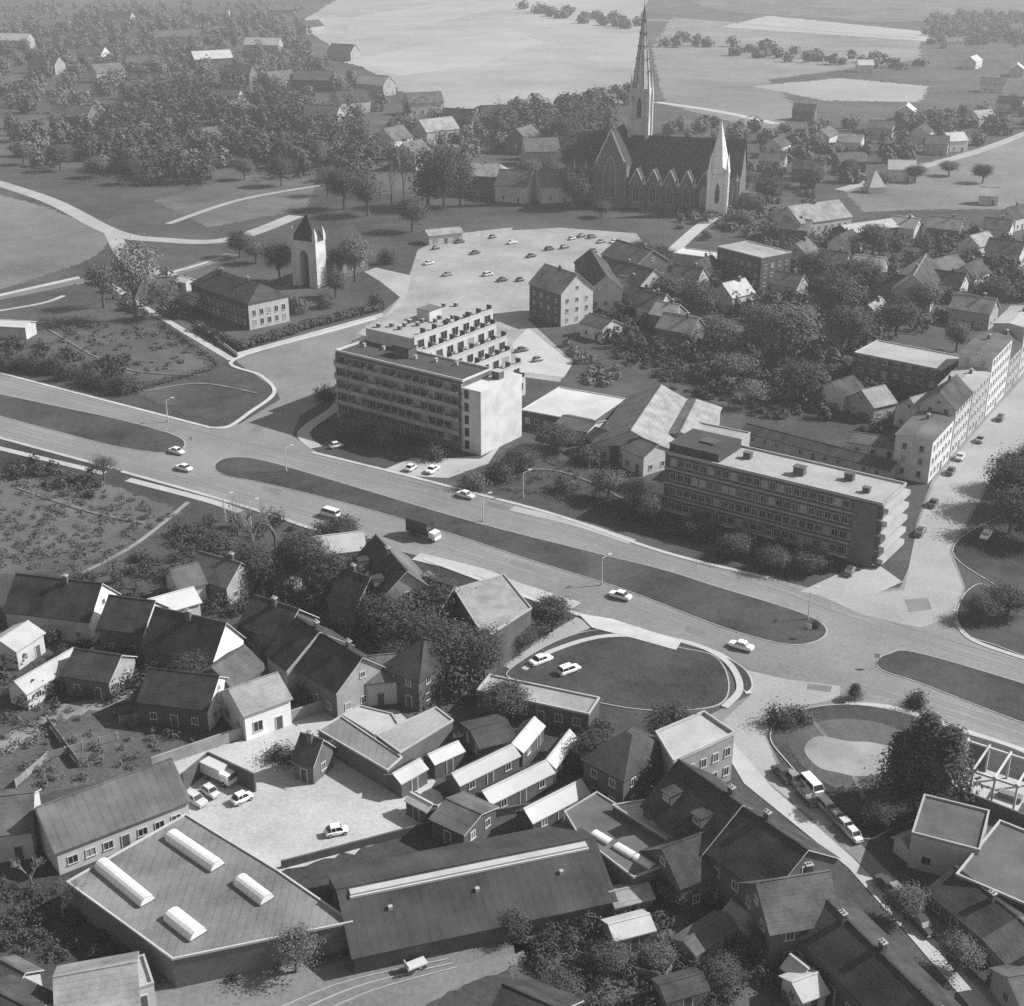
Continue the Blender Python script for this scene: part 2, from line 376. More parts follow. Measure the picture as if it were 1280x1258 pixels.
def trunk_mesh(kind):
    mb = MB()
    if kind == 'bush': 
        for k in range(4): a = k * 1.6; mb.tube((0, 0, 0), (math.cos(a) * .7, math.sin(a) * .7, 1.1), .06, .03, 'bark', 4)
    elif kind in ('conifer', 'poplar'):
        mb.tube((0, 0, 0), (.05, .03, 5), .2, .13, 'bark', 7); mb.tube((.05, .03, 5), (0, 0, 9.2), .13, .03, 'bark', 5)
        for k in range(10): a = k * 2.4; z = 1.5 + k * .7; q = (9.6 - z) * .14; mb.tube((0, 0, z), (math.cos(a) * q, math.sin(a) * q, z + .2), .05, .02, 'bark', 3)
    else:
        mb.tube((0, 0, 0), (.1, .05, 3.4), .3, .2, 'bark', 8)
        for k in range(7):
            a = k * .9 + rng.random() * .5; e = .5 + .5 * rng.random(); q = Vector((.1 + math.cos(a) * 1.9 * e, .05 + math.sin(a) * 1.9 * e, 5.6 + 1.8 * rng.random()))
            mb.tube((.1, .05, 2.4 + .15 * k), q, .13, .07, 'bark', 5); branches(mb, q, (q - Vector((0, 0, 3))).normalized(), 1.2, .06, 1, 'bark')
    return mb.mesh('trunk')
PROTO = {}
def protos():
    for kind, n, spec in (('round', 5, (120, 80, .175)), ('loose', 4, (70, 60, .16)), ('conifer', 2, (190, 36, .15)), ('poplar', 2, (80, 60, .16)), ('bush', 3, (34, 56, .12))):
        for tone in ('leaf', 'leaf_pale', 'leaf_dark'):
            PROTO[kind, tone] = []
        for i in range(n):
            pts = crown_pts(kind, *spec); tr = trunk_mesh(kind)
            for tone in ('leaf', 'leaf_pale', 'leaf_dark'): PROTO[kind, tone].append((quads_mesh('crown', *pts, tone), tr))
    PROTO['bare', 'twig'] = []
    for i in range(3):
        mb = MB(); branches(mb, Vector((0, 0, 0)), Vector((0, 0, 1)), 3.0, .26, 5, 'twig'); me = mb.mesh('crown')
        z = max(v[2] for v in mb.v); sc = 10 / z; tr = MB().tube((0, 0, 0), (0, 0, 3.), .32, .24, 'bark', 8).mesh('trunk')
        me.transform(Matrix.Scale(sc, 4)); PROTO['bare', 'twig'].append((me, tr))
protos()
NT = [0]
def tree(px, py, h, r, label, kind='round', tone='leaf', group=None, name=None):
    """tree with its foot at a photo position, height h and crown radius r in metres"""
    if kind == 'bare': tone = 'twig'
    NT[0] += 1; lst = PROTO[kind, tone]; cr, tr = lst[NT[0] % len(lst)]; p = P(px, py, 0)
    r0 = {'round': 3.6, 'loose': 3.6, 'conifer': 2., 'poplar': 1.5, 'bush': 2.2, 'bare': 4.}[kind]; h0 = 10. if kind != 'bush' else 2.4
    nm = name or ({'bush': 'bush', 'conifer': 'conifer_tree', 'poplar': 'poplar_tree', 'bare': 'bare_tree'}.get(kind, 'broadleaf_tree'))
    o = empty(nm, (p.x, p.y, -.03), random.random() * 6.28); o.scale = (r / r0, r / r0, h / h0)
    tag(o, label, 'bush' if kind == 'bush' else 'tree', group); link('trunk', tr, o); link('crown', cr, o); return o
def inside(poly, x, y):
    c = False; n = len(poly)
    for i in range(n):
        x1, y1 = poly[i]; x2, y2 = poly[i - 1]
        if (y1 > y) != (y2 > y) and x < (x2 - x1) * (y - y1) / (y2 - y1) + x1: c = not c
    return c
def thicket(name, label_unused, px, n, h=(1., 2.4), r=(1., 2.2), tone='leaf', leaf=.3, per=60, avoid=()):
    """uncountable low growth over a ground outline, one mesh"""
    poly = [(P(x, y).x, P(x, y).y) for x, y in px]; av = [[(P(x, y).x, P(x, y).y) for x, y in a] for a in avoid]
    xs = [p[0] for p in poly]; ys = [p[1] for p in poly]; C, N, S = [], [], []; k = 0; tries = 0
    while k < n and tries < n * 40:
        tries += 1; x = random.uniform(min(xs), max(xs)); y = random.uniform(min(ys), max(ys))
        if not inside(poly, x, y) or any(inside(a, x, y) for a in av): continue
        k += 1; hh = random.uniform(*h); rr = random.uniform(*r)
        d = rng.normal(size=(per, 3)); d /= np.linalg.norm(d, axis=1)[:, None]; q = rng.random(per)[:, None] ** .35
        lump = 1 + .35 * np.sin(d[:, :1] * 4 + x) * np.cos(d[:, 1:2] * 5 + y)
        c = d * q * lump * np.array([rr, rr, hh * .55]) + np.array([x, y, hh * .5]); C.append(c); N.append(d + np.array([0, 0, .35]) + rng.normal(size=(per, 3)) * .3); S.append(leaf * (rr / 1.5) ** .5 * (.6 + .8 * rng.random(per)))
    me = quads_mesh(name, np.concatenate(C), np.concatenate(N), np.concatenate(S), tone); return stuff(link(name, me))
# ---------------------------------------------------------------- vehicles
def loft(mb, secs, m, caps=True):
    """sections: (x, half width, z low, z high, corner) turned into an 8-sided hull"""
    i0 = len(mb.v); mm = mb.mi(m); n = 8
    for x, w, a, b, c in secs:
        mb.v += [(x, -w + c * .6, a), (x, w - c * .6, a), (x, w, a + c), (x, w, b - c), (x, w - c, b), (x, -w + c, b), (x, -w, b - c), (x, -w, a + c)]
    for k in range(len(secs) - 1):
        for j in range(n):
            q = i0 + k * n; mb.f.append((q + j, q + n + j, q + n + (j + 1) % n, q + (j + 1) % n)); mb.m.append(mm)
    if caps:
        mb.f.append(tuple(range(i0, i0 + n))); mb.m.append(mm); q = i0 + (len(secs) - 1) * n; mb.f.append(tuple(range(q + n - 1, q - 1, -1))); mb.m.append(mm)
def cabin(mb, x0, x1, x2, x3, w0, w1, z0, z1, glass='pane'):
    """glasshouse: x0..x3 windscreen foot/top, rear top/foot"""
    a = [(x0, w0), (x1, w1), (x2, w1), (x3, w0)]
    lo = [(x0, -w0, z0), (x0, w0, z0), (x3, w0, z0), (x3, -w0, z0)]; hi = [(x1, -w1, z1), (x1, w1, z1), (x2, w1, z1), (x2, -w1, z1)]
    for k in range(4): mb.face([lo[k], lo[(k + 1) % 4], hi[(k + 1) % 4], hi[k]], glass)
def car_parts(kind):
    """list of (part name, mesh, location)"""
    body, gl = MB(), MB()
    if kind == 'saloon':
        loft(body, [(-2.1, .66, .42, .78, .1), (-1.95, .78, .3, .88, .14), (-1.0, .82, .24, .92, .14), (.7, .82, .24, .9, .14), (1.7, .79, .28, .84, .14), (2.05, .7, .38, .76, .1)], 'paint')
        cabin(gl, 1.0, .45, -.75, -1.3, .74, .58, .88, 1.36); roof = (-.8, .5, .6, 1.35)
    elif kind == 'estate':
        loft(body, [(-1.95, .72, .36, .9, .1), (-1.85, .78, .28, .92, .12), (.7, .79, .24, .9, .14), (1.6, .77, .28, .84, .14), (1.9, .68, .38, .76, .1)], 'paint')
        cabin(gl, .95, .45, -1.55, -1.88, .73, .6, .89, 1.4); roof = (-1.6, .5, .62, 1.39)
    elif kind == 'mini':
        loft(body, [(-1.55, .6, .4, .82, .12), (-1.4, .72, .28, .9, .16), (0, .75, .24, .9, .16), (1.2, .7, .28, .82, .18), (1.5, .58, .38, .7, .12)], 'paint')
        cabin(gl, .8, .4, -.8, -1.35, .66, .52, .88, 1.38); roof = (-.85, .45, .54, 1.37)
    else:
        loft(body, [(-2.05, .8, .35, 1.1, .08), (-1.98, .84, .28, 1.12, .1), (1.5, .84, .28, 1.1, .1), (2.1, .74, .4, 1.0, .16)], 'paint')
        cabin(gl, 1.85, 1.4, -1.9, -2.0, .8, .7, 1.08, 1.78); roof = (-1.95, 1.44, .72, 1.77)
    xa, xb, w, z = roof; body.box(((xa + xb) / 2, 0, z + .04), (xb - xa + .06, 2 * w + .04, .09), 'paint', taper=.93)
    for x in (xb - .0, (xa + xb) / 2, xa + .03):     # pillars
        for s in (-1, 1): body.tube((x + (.0 if x != xb else .5), s * (w + .13), .88 if kind != 'van' else 1.08), (x, s * (w + .01), z), .035, .035, 'paint', 4)
    tri = MB(); ln = 2.05 if kind != 'mini' else 1.52
    wh = MB(); wh.tube((0, -.1, 0), (0, .1, 0), .3, .3, 'tyre', 12); wh.tube((0, -.112, 0), (0, .112, 0), .16, .16, 'metal', 10)
    bu = MB(); bu.box((0, 0, 0), (.12, 1.56 if kind != 'mini' else 1.3, .12), 'metal'); hl = MB(); hl.tube((0, 0, 0), (.07, 0, 0), .1, .08, 'trim', 8)
    wm, bm_, hm = wh.mesh('wheel'), bu.mesh('bumper'), hl.mesh('headlight'); wx = 1.28 if kind != 'mini' else .98
    out = [('body', body.mesh('body'), (0, 0, 0)), ('glazing', gl.mesh('glazing'), (0, 0, 0))]
    out += [('wheel', wm, (sx * wx, sy * .68 * (1 if kind != 'mini' else .93), .3)) for sx in (-1, 1) for sy in (-1, 1)]
    out += [('bumper', bm_, (ln + .04, 0, .42)), ('bumper', bm_, (-ln - .06, 0, .42))] + [('headlight', hm, (ln - .02, s * .5, .62)) for s in (-1, 1)]
    return out
def join_parts(parts):
    mb = MB()
    for n, me, loc in parts:
        i = len(mb.v); mb.v += [(v.co.x + loc[0], v.co.y + loc[1], v.co.z + loc[2]) for v in me.vertices]
        names = {v: k for k, v in MATS.items()}
        for p in me.polygons: mb.f.append(tuple(i + k for k in p.vertices)); mb.m.append(mb.mi(names[me.materials[p.material_index]]))
    return mb.mesh('car')
CARS = {k: car_parts(k) for k in ('saloon', 'estate', 'mini', 'van')}; CARS1 = {k: join_parts(v) for k, v in CARS.items()}
TONE = {'white': .75, 'light': .5, 'grey': .22, 'dark': .06, 'black': .03}
def car(px, py, to, label, tone='light', kind='saloon', group=None, parts=True, turn=0.):
    """car at a photo position heading towards a second one"""
    p = P(px, py, 0); q = P(*to, 0); ang = math.atan2(q.y - p.y, q.x - p.x) + turn; z = .06; v = TONE[tone] * random.uniform(.9, 1.1)
    nm = {'van': 'parked_van'}.get(kind, 'car')
    if not parts:
        o = link(nm, CARS1[kind]); o.location = (p.x, p.y, z); o.rotation_euler = (0, 0, ang); o.color = (v, v, v, 1)
        return tag(o, label, 'van' if kind == 'van' else 'car', group)
    o = empty(nm, (p.x, p.y, z), ang); tag(o, label, 'van' if kind == 'van' else 'car', group)
    for n, me, loc in CARS[kind]:
        c = link(n, me, o); c.location = loc; c.color = (v, v, v, 1)
    return o
def lorry(px, py, to, label, box='dark', cab='white', L=6.5, H=2.9):
    p = P(px, py, 0); q = P(*to, 0); o = empty('lorry', (p.x, p.y, .05), math.atan2(q.y - p.y, q.x - p.x)); tag(o, label, 'lorry')
    def part(n, mb, loc, t=None):
        c = mb.build(n, o); c.location = loc
        if t: v = TONE[t]; c.color = (v, v, v, 1)
    b = MB(); b.box((0, 0, H / 2), (L * .72, 2.3, H - .9), 'paint'); b.box((0, 0, H - .42), (L * .72 + .06, 2.36, .08), 'paint'); part('cargo_box', b, (-L * .13, 0, .45), box)
    b = MB(); loft(b, [(-.75, 1.05, .5, 2.0, .1), (.55, 1.05, .45, 1.95, .16), (.85, .98, .5, 1.3, .16)], 'paint'); part('cab', b, (L * .37, 0, 0), cab)
    b = MB(); cabin(b, .86, .6, .58, .5, .95, .85, 1.3, 1.9); part('windscreen', b, (L * .37 + .04, 0, 0))
    b = MB(); b.box((0, 0, .62), (L * .95, .9, .22), 'dark_metal'); part('chassis', b, (0, 0, 0))
    wh = MB(); wh.tube((0, -.14, 0), (0, .14, 0), .45, .45, 'tyre', 14); wh.tube((0, -.15, 0), (0, .15, 0), .2, .2, 'metal', 10); me = wh.mesh('wheel')
    for x in (-L * .32, L * .33):
        for s in (-1, 1): c = link('wheel', me, o); c.location = (x, s * .98, .45)
    return o
def ordn(i): return ('first', 'second', 'third', 'fourth', 'fifth', 'sixth', 'seventh', 'eighth', 'ninth', 'tenth', 'eleventh', 'twelfth', 'thirteenth', 'fourteenth', 'fifteenth', 'sixteenth')[i]
# ---------------------------------------------------------------- the setting: ground, fields, roads
gb = MB(); S_ = 5200
gb.face([(-S_, -300, 0), (S_, -300, 0), (S_, 9000, 0), (-S_, 9000, 0)], 'grass'); struct(gb.build('ground'))
sheet('field', [(372, 30), (420, 0), (520, -30), (830, -35), (800, 20), (805, 128), (720, 132), (640, 148), (560, 150), (470, 95)], .02, 'pale_field')
sheet('field', [(840, 22), (1150, 46), (1150, 75), (960, 100), (1000, 140), (960, 165), (830, 130), (815, 60)], .02, 'field')
sheet('field', [(430, 78), (520, 58), (640, 40), (680, 52), (600, 82), (500, 95)], .04, 'stubble')
sheet('field', [(440, 22), (560, 2), (640, 8), (520, 34), (430, 52)], .05, 'stubble')
sheet('field', [(860, 2), (1000, -5), (1280, 0), (1280, 24), (1100, 28), (900, 14)], .02, 'meadow')
sheet('field', [(940, 108), (1050, 98), (1160, 108), (1150, 128), (1030, 126)], .04, 'stubble')
sheet('field', [(1050, 235), (1150, 205), (1290, 170), (1290, 262), (1160, 262), (1080, 265)], .02, 'field')
sheet('field', [(-40, 250), (10, 246), (120, 285), (128, 312), (70, 340), (-40, 356)], .02, 'field', True)
sheet('field', [(-60, 160), (20, 165), (130, 205), (60, 215), (-40, 205)], .02, 'meadow')
sheet('field', [(190, 250), (330, 215), (400, 225), (380, 262), (260, 285)], .02, 'meadow')
sheet('lawn', [(-40, 405), (100, 385), (190, 395), (265, 440), (270, 462), (165, 480), (-40, 440)], .02, 'meadow')
sheet('lawn', [(160, 486), (280, 458), (333, 488), (275, 527), (240, 522)], .03, 'park_grass')
sheet('lawn', [(-40, 590), (120, 600), (230, 640), (100, 715), (-40, 720)], .02, 'meadow')
sheet('lawn', [(560, 600), (700, 545), (830, 590), (1000, 700), (860, 690), (700, 640)], .02, 'park_grass')
sheet('field', [(960, 20), (1160, 40), (1160, 52), (900, 34)], .06, 'stubble')
# main road, junctions, side streets
sheet('road', [(-60, 450), (0, 466), (150, 505), (262, 535), (300, 530), (350, 500), (345, 488), (292, 450), (420, 412), (470, 398), (500, 372), (470, 345), (505, 345),
      (500, 385), (455, 420), (430, 430), (440, 480), (375, 520), (365, 545), (400, 568), (500, 592), (600, 618), (700, 645), (830, 690), (960, 722), (1010, 735), (1050, 742), (1125, 735), (1140, 700), (1145, 655), (1165, 600),
      (1215, 540), (1275, 470), (1320, 420), (1330, 470), (1310, 540), (1240, 600), (1190, 690), (1207, 735), (1195, 775), (1215, 800), (1290, 826), (1400, 862),
      (1400, 985), (1280, 940), (1190, 908), (1120, 885), (1055, 878), (985, 890), (957, 920), (975, 955), (1050, 1030), (1105, 1085), (1200, 1170), (1310, 1290), (1240, 1290), (1170, 1180), (1070, 1075), (950, 975), (905, 920), (885, 895),
      (940, 868), (920, 832), (870, 808), (720, 768), (600, 724), (530, 697), (410, 668), (300, 632), (140, 586), (0, 548), (-60, 532)], .05, 'asphalt')
sheet('road_junction', [(1010, 738), (1050, 745), (1130, 738), (1146, 660), (1168, 603), (1215, 545), (1300, 450), (1300, 540), (1236, 600), (1186, 690), (1204, 735), (1192, 772), (1150, 785), (1080, 770)], .062, 'road_worn')
sheet('road_junction', [(932, 838), (985, 850), (1050, 858), (1050, 874), (985, 886), (955, 918), (970, 955), (1045, 1030), (1030, 1035), (940, 962), (900, 905), (938, 870)], .062, 'road_worn', False)
sheet('road', [(480, 398), (500, 372), (475, 352), (455, 340), (470, 335), (515, 345), (505, 380)], .062, 'road_worn')
for px in ([(-20, 462), (0, 467), (150, 506), (262, 535)], [(262, 535), (285, 534), (312, 516), (343, 491), (326, 470), (292, 450), (420, 413), (470, 399)], [(-20, 542), (0, 548), (140, 586)],
           [(152, 590), (300, 632), (405, 667)], [(530, 699), (600, 725), (720, 768), (870, 808), (918, 832), (936, 868)], [(390, 566), (500, 593), (600, 619), (700, 646), (830, 691), (960, 723)],
           [(1196, 777), (1216, 801), (1290, 827)], [(1056, 880), (1120, 886), (1190, 909), (1290, 942)]):
    strip('kerb', px, 1.0, .0, .155, 'kerb')
strip('footpath', [(-20, 556), (0, 561), (130, 592)], 1.8, .0, .09, 'paving'); strip('footpath', [(160, 600), (260, 626), (300, 640)], 2., .0, .09, 'paving')
strip('footpath', [(235, 628), (170, 680), (100, 718)], .9, .0, .07, 'sand'); strip('footpath', [(290, 450), (215, 405), (165, 375), (130, 352), (95, 355)], 2.2, .0, .06, 'paving')
strip('footpath', [(640, 636), (720, 655), (790, 678)], 2.6, .0, .1, 'paving'); strip('footpath', [(520, 696), (600, 716), (640, 732), (720, 758)], 3.2, .0, .1, 'paving')
strip('country_road', [(-40, 218), (60, 250), (140, 290), (200, 300), (285, 300), (370, 270)], 7, .0, .08, 'road_worn'); strip('country_road', [(140, 292), (165, 330), (215, 345)], 6, 0, .1, 'road_worn')
strip('country_road', [(-40, 380), (60, 360), (130, 345), (200, 345), (290, 318)], 6, .0, .09, 'old_asphalt'); strip('footpath', [(195, 346), (240, 334), (278, 322)], 1.6, 0, .14, 'kerb')
strip('footpath', [(-20, 374), (60, 356), (100, 347)], 2.6, 0, .12, 'paving'); strip('footpath', [(-20, 392), (50, 380), (80, 370)], 1.4, 0, .12, 'paving')
strip('country_road', [(400, 232), (300, 250), (210, 280)], 3, 0, .07, 'road_worn')
strip('country_road', [(800, 25), (900, 28), (1040, 40), (1150, 48)], 12, 0, .1, 'sand'); strip('country_road', [(820, 128), (900, 140), (970, 155)], 7, 0, .1, 'paving')
strip('country_road', [(1050, 238), (1130, 215), (1220, 190), (1300, 160)], 6, 0, .06, 'road_worn'); strip('country_road', [(940, 240), (880, 280), (840, 315)], 5, 0, .06, 'paving')
sheet('side_plaza', [(297, 451), (420, 415), (468, 401), (440, 424), (428, 470), (350, 488)], .064, 'old_asphalt')
def shift(pts, dy): return [(x, y + dy) for x, y in pts]
near = [(-20, 530), (150, 574), (300, 614), (420, 648), (560, 684), (700, 728), (830, 770), (930, 806), (1060, 850), (1180, 885), (1300, 925)]
far_ = [(-20, 476), (150, 517), (260, 550), (400, 582), (560, 622), (700, 660), (840, 700), (960, 732), (1060, 768), (1180, 806), (1300, 842)]
for base in (near, far_):
    for dy in (-7, -3.5, 3, 6.5): strip('tyre_track', shift(base, dy), .42, .051, .0585 + .0004 * dy / 7, 'tyre_track')
for px in ([(330, 607), (352, 613), (350, 619), (328, 613)], [(640, 700), (690, 715), (688, 720), (638, 705)], [(120, 572), (150, 580), (148, 584), (118, 576)], [(860, 782), (884, 790), (880, 797), (856, 789)], [(610, 627), (660, 640), (657, 645), (607, 632)], [(1130, 750), (1160, 748), (1165, 762), (1136, 766)], [(1010, 855), (1040, 858), (1038, 866), (1008, 862)], [(310, 540), (335, 520), (342, 526), (318, 546)]): sheet('road_patch', px, .066, 'patch')
# the parking square, yards and plots
sheet('parking_square', [(446, 416), (505, 376), (478, 352), (512, 344), (522, 313), (562, 293), (700, 285), (795, 292), (822, 325), (805, 352), (745, 368), (700, 380), (660, 400), (716, 452), (700, 478), (640, 470), (575, 470)], .058, 'lot')
sheet('parking_square', [(660, 410), (716, 455), (705, 472), (650, 465), (640, 430)], .07, 'paving')
sheet('forecourt', [(478, 588), (515, 573), (600, 574), (625, 558), (610, 580), (560, 598), (520, 596)], .045, 'paving')
sheet('factory_yard', [(188, 962), (300, 925), (430, 882), (500, 890), (520, 935), (560, 1010), (540, 1035), (347, 1092), (228, 1022)], .045, 'yard')
strip('footpath', [(195, 958), (300, 920), (430, 880), (470, 868)], 1.8, 0, .1, 'paving')
sheet('pavement', [(1000, 740), (1060, 712), (1100, 708), (1128, 728), (1090, 745), (1040, 748)], .075, 'road_worn')
sheet('pavement', [(722, 768), (765, 775), (852, 803), (845, 814), (795, 800), (740, 786)], .22, 'kerb')
sheet('lane', [(620, 828), (690, 790), (720, 772), (748, 782), (700, 800), (655, 832), (640, 838)], .064, 'road_worn')
strip('footpath', [(655, 838), (690, 815), (760, 796), (850, 802), (905, 825), (925, 860), (905, 885)], 1.1, .0, .2, 'paving')
sheet('sidewalk', [(880, 895), (905, 915), (965, 985), (1065, 1072), (1165, 1172), (1260, 1280), (1230, 1280), (1140, 1175), (1060, 1085), (930, 980)], .075, 'paving')
sheet('garden_path', [(0, 925), (80, 880), (170, 862), (175, 872), (90, 895), (5, 945)], .03, 'sand'); sheet('garden_plot', [(0, 900), (180, 880), (290, 915), (180, 965), (20, 1000), (-30, 960)], .02, 'soil')
sheet('garden_plot', [(640, 1085), (800, 1090), (1000, 1100), (1010, 1290), (640, 1290)], .02, 'soil'); sheet('track_bed', [(200, 1200), (440, 1165), (650, 1180), (700, 1185), (560, 1240), (400, 1290), (120, 1290)], .02, 'old_asphalt')
sheet('lane', [(370, 1300), (470, 1240), (570, 1205), (655, 1188), (660, 1200), (560, 1240), (480, 1300)], .05, 'old_asphalt')
for k in range(3):
    strip('rail', [(300 + 32 * k, 1285), (420 + 22 * k, 1232 + 4 * k), (560 + 6 * k, 1200 + 5 * k)], .14, .02, .19, 'metal')
island('median_island', [(-40, 484), (0, 493), (80, 510), (150, 525), (215, 543), (232, 556), (212, 567), (150, 560), (70, 540), (0, 521), (-40, 511)])
island('median_island', [(268, 583), (285, 573), (325, 575), (400, 596), (480, 620), (600, 655), (730, 688), (830, 713), (900, 735), (1000, 766), (1033, 786), (1022, 802), (980, 806), (900, 784), (780, 738), (660, 700), (560, 667), (440, 632), (330, 605), (280, 595)])
island('median_island', [(1095, 828), (1110, 818), (1145, 816), (1280, 855), (1420, 900), (1420, 950), (1280, 905), (1150, 855), (1105, 840)])
island('green_island', [(640, 835), (700, 800), (760, 788), (840, 808), (895, 822), (912, 860), (890, 885), (800, 888), (700, 868), (640, 850)], 'lawn')
island('green_island', [(905, 822), (932, 838), (941, 858), (932, 866), (920, 850)], 'lawn')
island('green_island', [(962, 920), (985, 893), (1050, 881), (1120, 889), (1190, 912), (1290, 948), (1290, 1000), (1190, 1010), (1120, 1035), (1070, 1045), (985, 955)], 'lawn')
sheet('sand_patch', [(985, 930), (1000, 912), (1050, 900), (1110, 908), (1150, 935), (1125, 975), (1060, 990), (1010, 965)], .19, 'meadow', True)
sheet('sand_patch', [(1005, 938), (1022, 922), (1060, 928), (1092, 930), (1128, 942), (1108, 966), (1074, 972), (1050, 968), (1022, 960)], .21, 'sand', True)
island('green_island', [(1195, 770), (1210, 738), (1240, 735), (1320, 800), (1320, 832), (1240, 806), (1210, 795)], 'lawn')
island('green_island', [(1190, 690), (1230, 655), (1300, 640), (1300, 760), (1240, 730)], 'lawn')
sheet('grass_verge', [(370, 545), (440, 490), (600, 575), (500, 590), (400, 566)], .03, 'lawn')
strip('drive', [(395, 560), (380, 540), (420, 510), (432, 490)], 3, 0, .1, 'paving')

for px in ([(1010, 895), (1060, 960), (1080, 1000)], [(60, 412), (150, 460), (250, 470)], [(180, 490), (250, 480), (320, 492)], [(20, 610), (110, 640), (180, 655)], [(600, 590), (700, 590), (790, 630)]):
    strip('worn_path', px, .7, .1, .205, 'soil_path')
# ---------------------------------------------------------------- the apartment block
b = flat('apartment_block', 'five storey grey apartment block with balconies and blank white end wall beside the parking square', (419, 437), (578, 475), 11, 17, 'bitumen_dark', 'brick', 'apartment block',
         nf=5, dens=2.4, win=(0, 2), dz=3.1, z0=1.6, ww=1.9, wh=1.7, parapet=.5, rim='render_pale', frame='concrete')
L, D = b['L'], b['D']; x0 = L / 2
st = MB(); st.box((x0 + 2.6, 2.2, 7.6), (5.2, 15.6, 15.2), 'white', top='white_roof'); st.build('stair_wing', b)
st = MB()
for k in range(5): st.box((x0 + 1.2, -5.66, 1.8 + 3.0 * k), (1.1, .1, 2.0), 'pane')
st.build('stair_window_strip', b)
for fl in range(1, 5):                               # continuous balconies, one per flat
    for i in range(8):
        wb = (L - .6) / 8; mb = MB(); mb.box((0, -.5, 0), (wb - .12, .1, .95), 'brick_pale'); mb.box((0, 0, -.52), (wb - .06, 1.1, .12), 'brick_pale'); mb.box((-wb / 2 + .1, 0, .25), (.1, 1., 1.5), 'render_pale')
        o = mb.build('balcony', b); o.location = (-L / 2 + .3 + wb * (i + .5), -D / 2 - .62, 1.35 + fl * 3.1)
for i in range(2):
    o = MB().box((0, 0, 8.), (.22, .3, 16.), 'render_pale').build('pilaster', b); o.location = ((-L / 2 + .12, L / 2 - .12)[i], -D / 2 - .13, 0)
mb = MB(); mb.box((0, 0, .9), (2.0, 2.0, 1.8), 'brick_dark'); mb.box((0, 0, 1.85), (2.3, 2.3, .14), 'concrete')
on_roof(b, 'lift_housing', mb, x0 + 2.4, 4.5, 15.2); on_roof(b, 'lift_housing', MB().box((0, 0, 1.2), (5, 3, 2.4), 'brick_dark').box((0, 0, 2.46), (5.3, 3.3, .14), 'bitumen_dark'), -4, 2, 16.5)
bk = 31.
for k in range(6):                                    # storeys stepping down to the right, each with a terrace
    xr = -L / 2 + 15.5 + 2.3 * k; zt = 19.7 - 3.1 * k; z0_ = max(0, zt - 3.09) if k < 5 else 0; ln_ = bk - 1.6 * (k % 2)
    t_ = MB(); t_.box(((xr - L / 2) / 2, D / 2 + .02 + ln_ / 2, (z0_ + zt) / 2), (xr + L / 2, ln_, zt - z0_), 'render_pale', top='gravel_roof'); t_.build('terrace_storey', b)
    t_ = MB(); t_.box((xr - .12, D / 2 + ln_ / 2, zt + .3), (.22, ln_ - .2, .62), 'concrete'); t_.build('terrace_parapet', b)
    for q in range(7):
        yy = D / 2 + 2.4 + q * (ln_ - 3.4) / 6.3
        put('window', win_mesh(2.4, 2.1, 'concrete'), b, (xr + .012, yy, zt - 2.7), math.pi / 2)
        w_ = MB(); w_.box((0, 0, .75), (1.5, .25, 1.5), 'brick_dark'); o = w_.build('terrace_divider', b); o.location = (xr - .9, yy + 1.9, zt + .02)
for k in range(16):
    on_roof(b, 'roof_vent', MB().box((0, 0, .45), (.8, .8, .9), 'brick_dark').box((0, 0, .95), (1., 1., .1), 'concrete'), -L / 2 + 2 + (k * 3.7) % 12.5, D / 2 + 2.5 + (k * 7.3) % 27, 19.7)
on_roof(b, 'lift_housing', MB().box((0, 0, 1.3), (4, 5, 2.6), 'render_pale').box((0, 0, 2.67), (4.3, 5.3, .14), 'bitumen'), -L / 2 + 7, D / 2 + 16, 19.7)
for k in range(6): on_roof(b, 'roof_vent', MB().box((0, 0, .4), (.6, .6, .8), 'concrete').box((0, 0, .85), (.8, .8, .1), 'metal'), -L / 2 + 3 + k * 5.4, 1.5 + (k % 3), 16.5)
flat('low_wing', 'low one storey wing with bright white flat roof joined to the apartment block', (652, 512), (738, 528), (657, 476), 4.2, 'white_roof', 'brick_dark', 'building', win=(0, 1), dens=2.6, rim='white', parapet=.2)
gable('link_hall', 'low pale hall with shallow roof between the white-roofed wing and the folded-roof hall', ((705, 520), (745, 528)), 4.4, 3.4, 9, 'bitumen', 'render_pale', 'building', win=(0,))
# folded-roof hall
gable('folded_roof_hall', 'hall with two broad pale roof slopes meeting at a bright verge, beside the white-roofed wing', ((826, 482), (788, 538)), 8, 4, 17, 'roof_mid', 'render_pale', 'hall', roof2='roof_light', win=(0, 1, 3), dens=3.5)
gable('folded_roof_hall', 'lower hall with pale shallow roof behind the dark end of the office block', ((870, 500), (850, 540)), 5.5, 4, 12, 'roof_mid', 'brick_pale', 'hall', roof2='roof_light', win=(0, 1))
gable('annex', 'small annex with pale gable and dark roof between folded-roof hall and office block', ((795, 545), (822, 556)), 6.5, 4.5, 8, 'roof_mid', 'render_pale', 'building', gwall='white')
gable('annex', 'dark roofed annex in front of the folded-roof hall, next to the lawn', ((745, 535), (785, 548)), 5, 3.6, 8, 'roof_black', 'brick_dark', 'building')
flat('white_edged_pavilion', 'flat pavilion with white roof edge behind the office block', (862, 562), (985, 585), 6, 6.5, 'gravel_roof', 'white', 'building', rim='white', parapet=.5, win=(0, 2))
flat('rear_workshop', 'low pale flat-roofed workshop behind the folded-roof hall', (855, 538), (922, 552), 7, 5, 'gravel_roof', 'brick_pale', 'building', win=(0, 1))
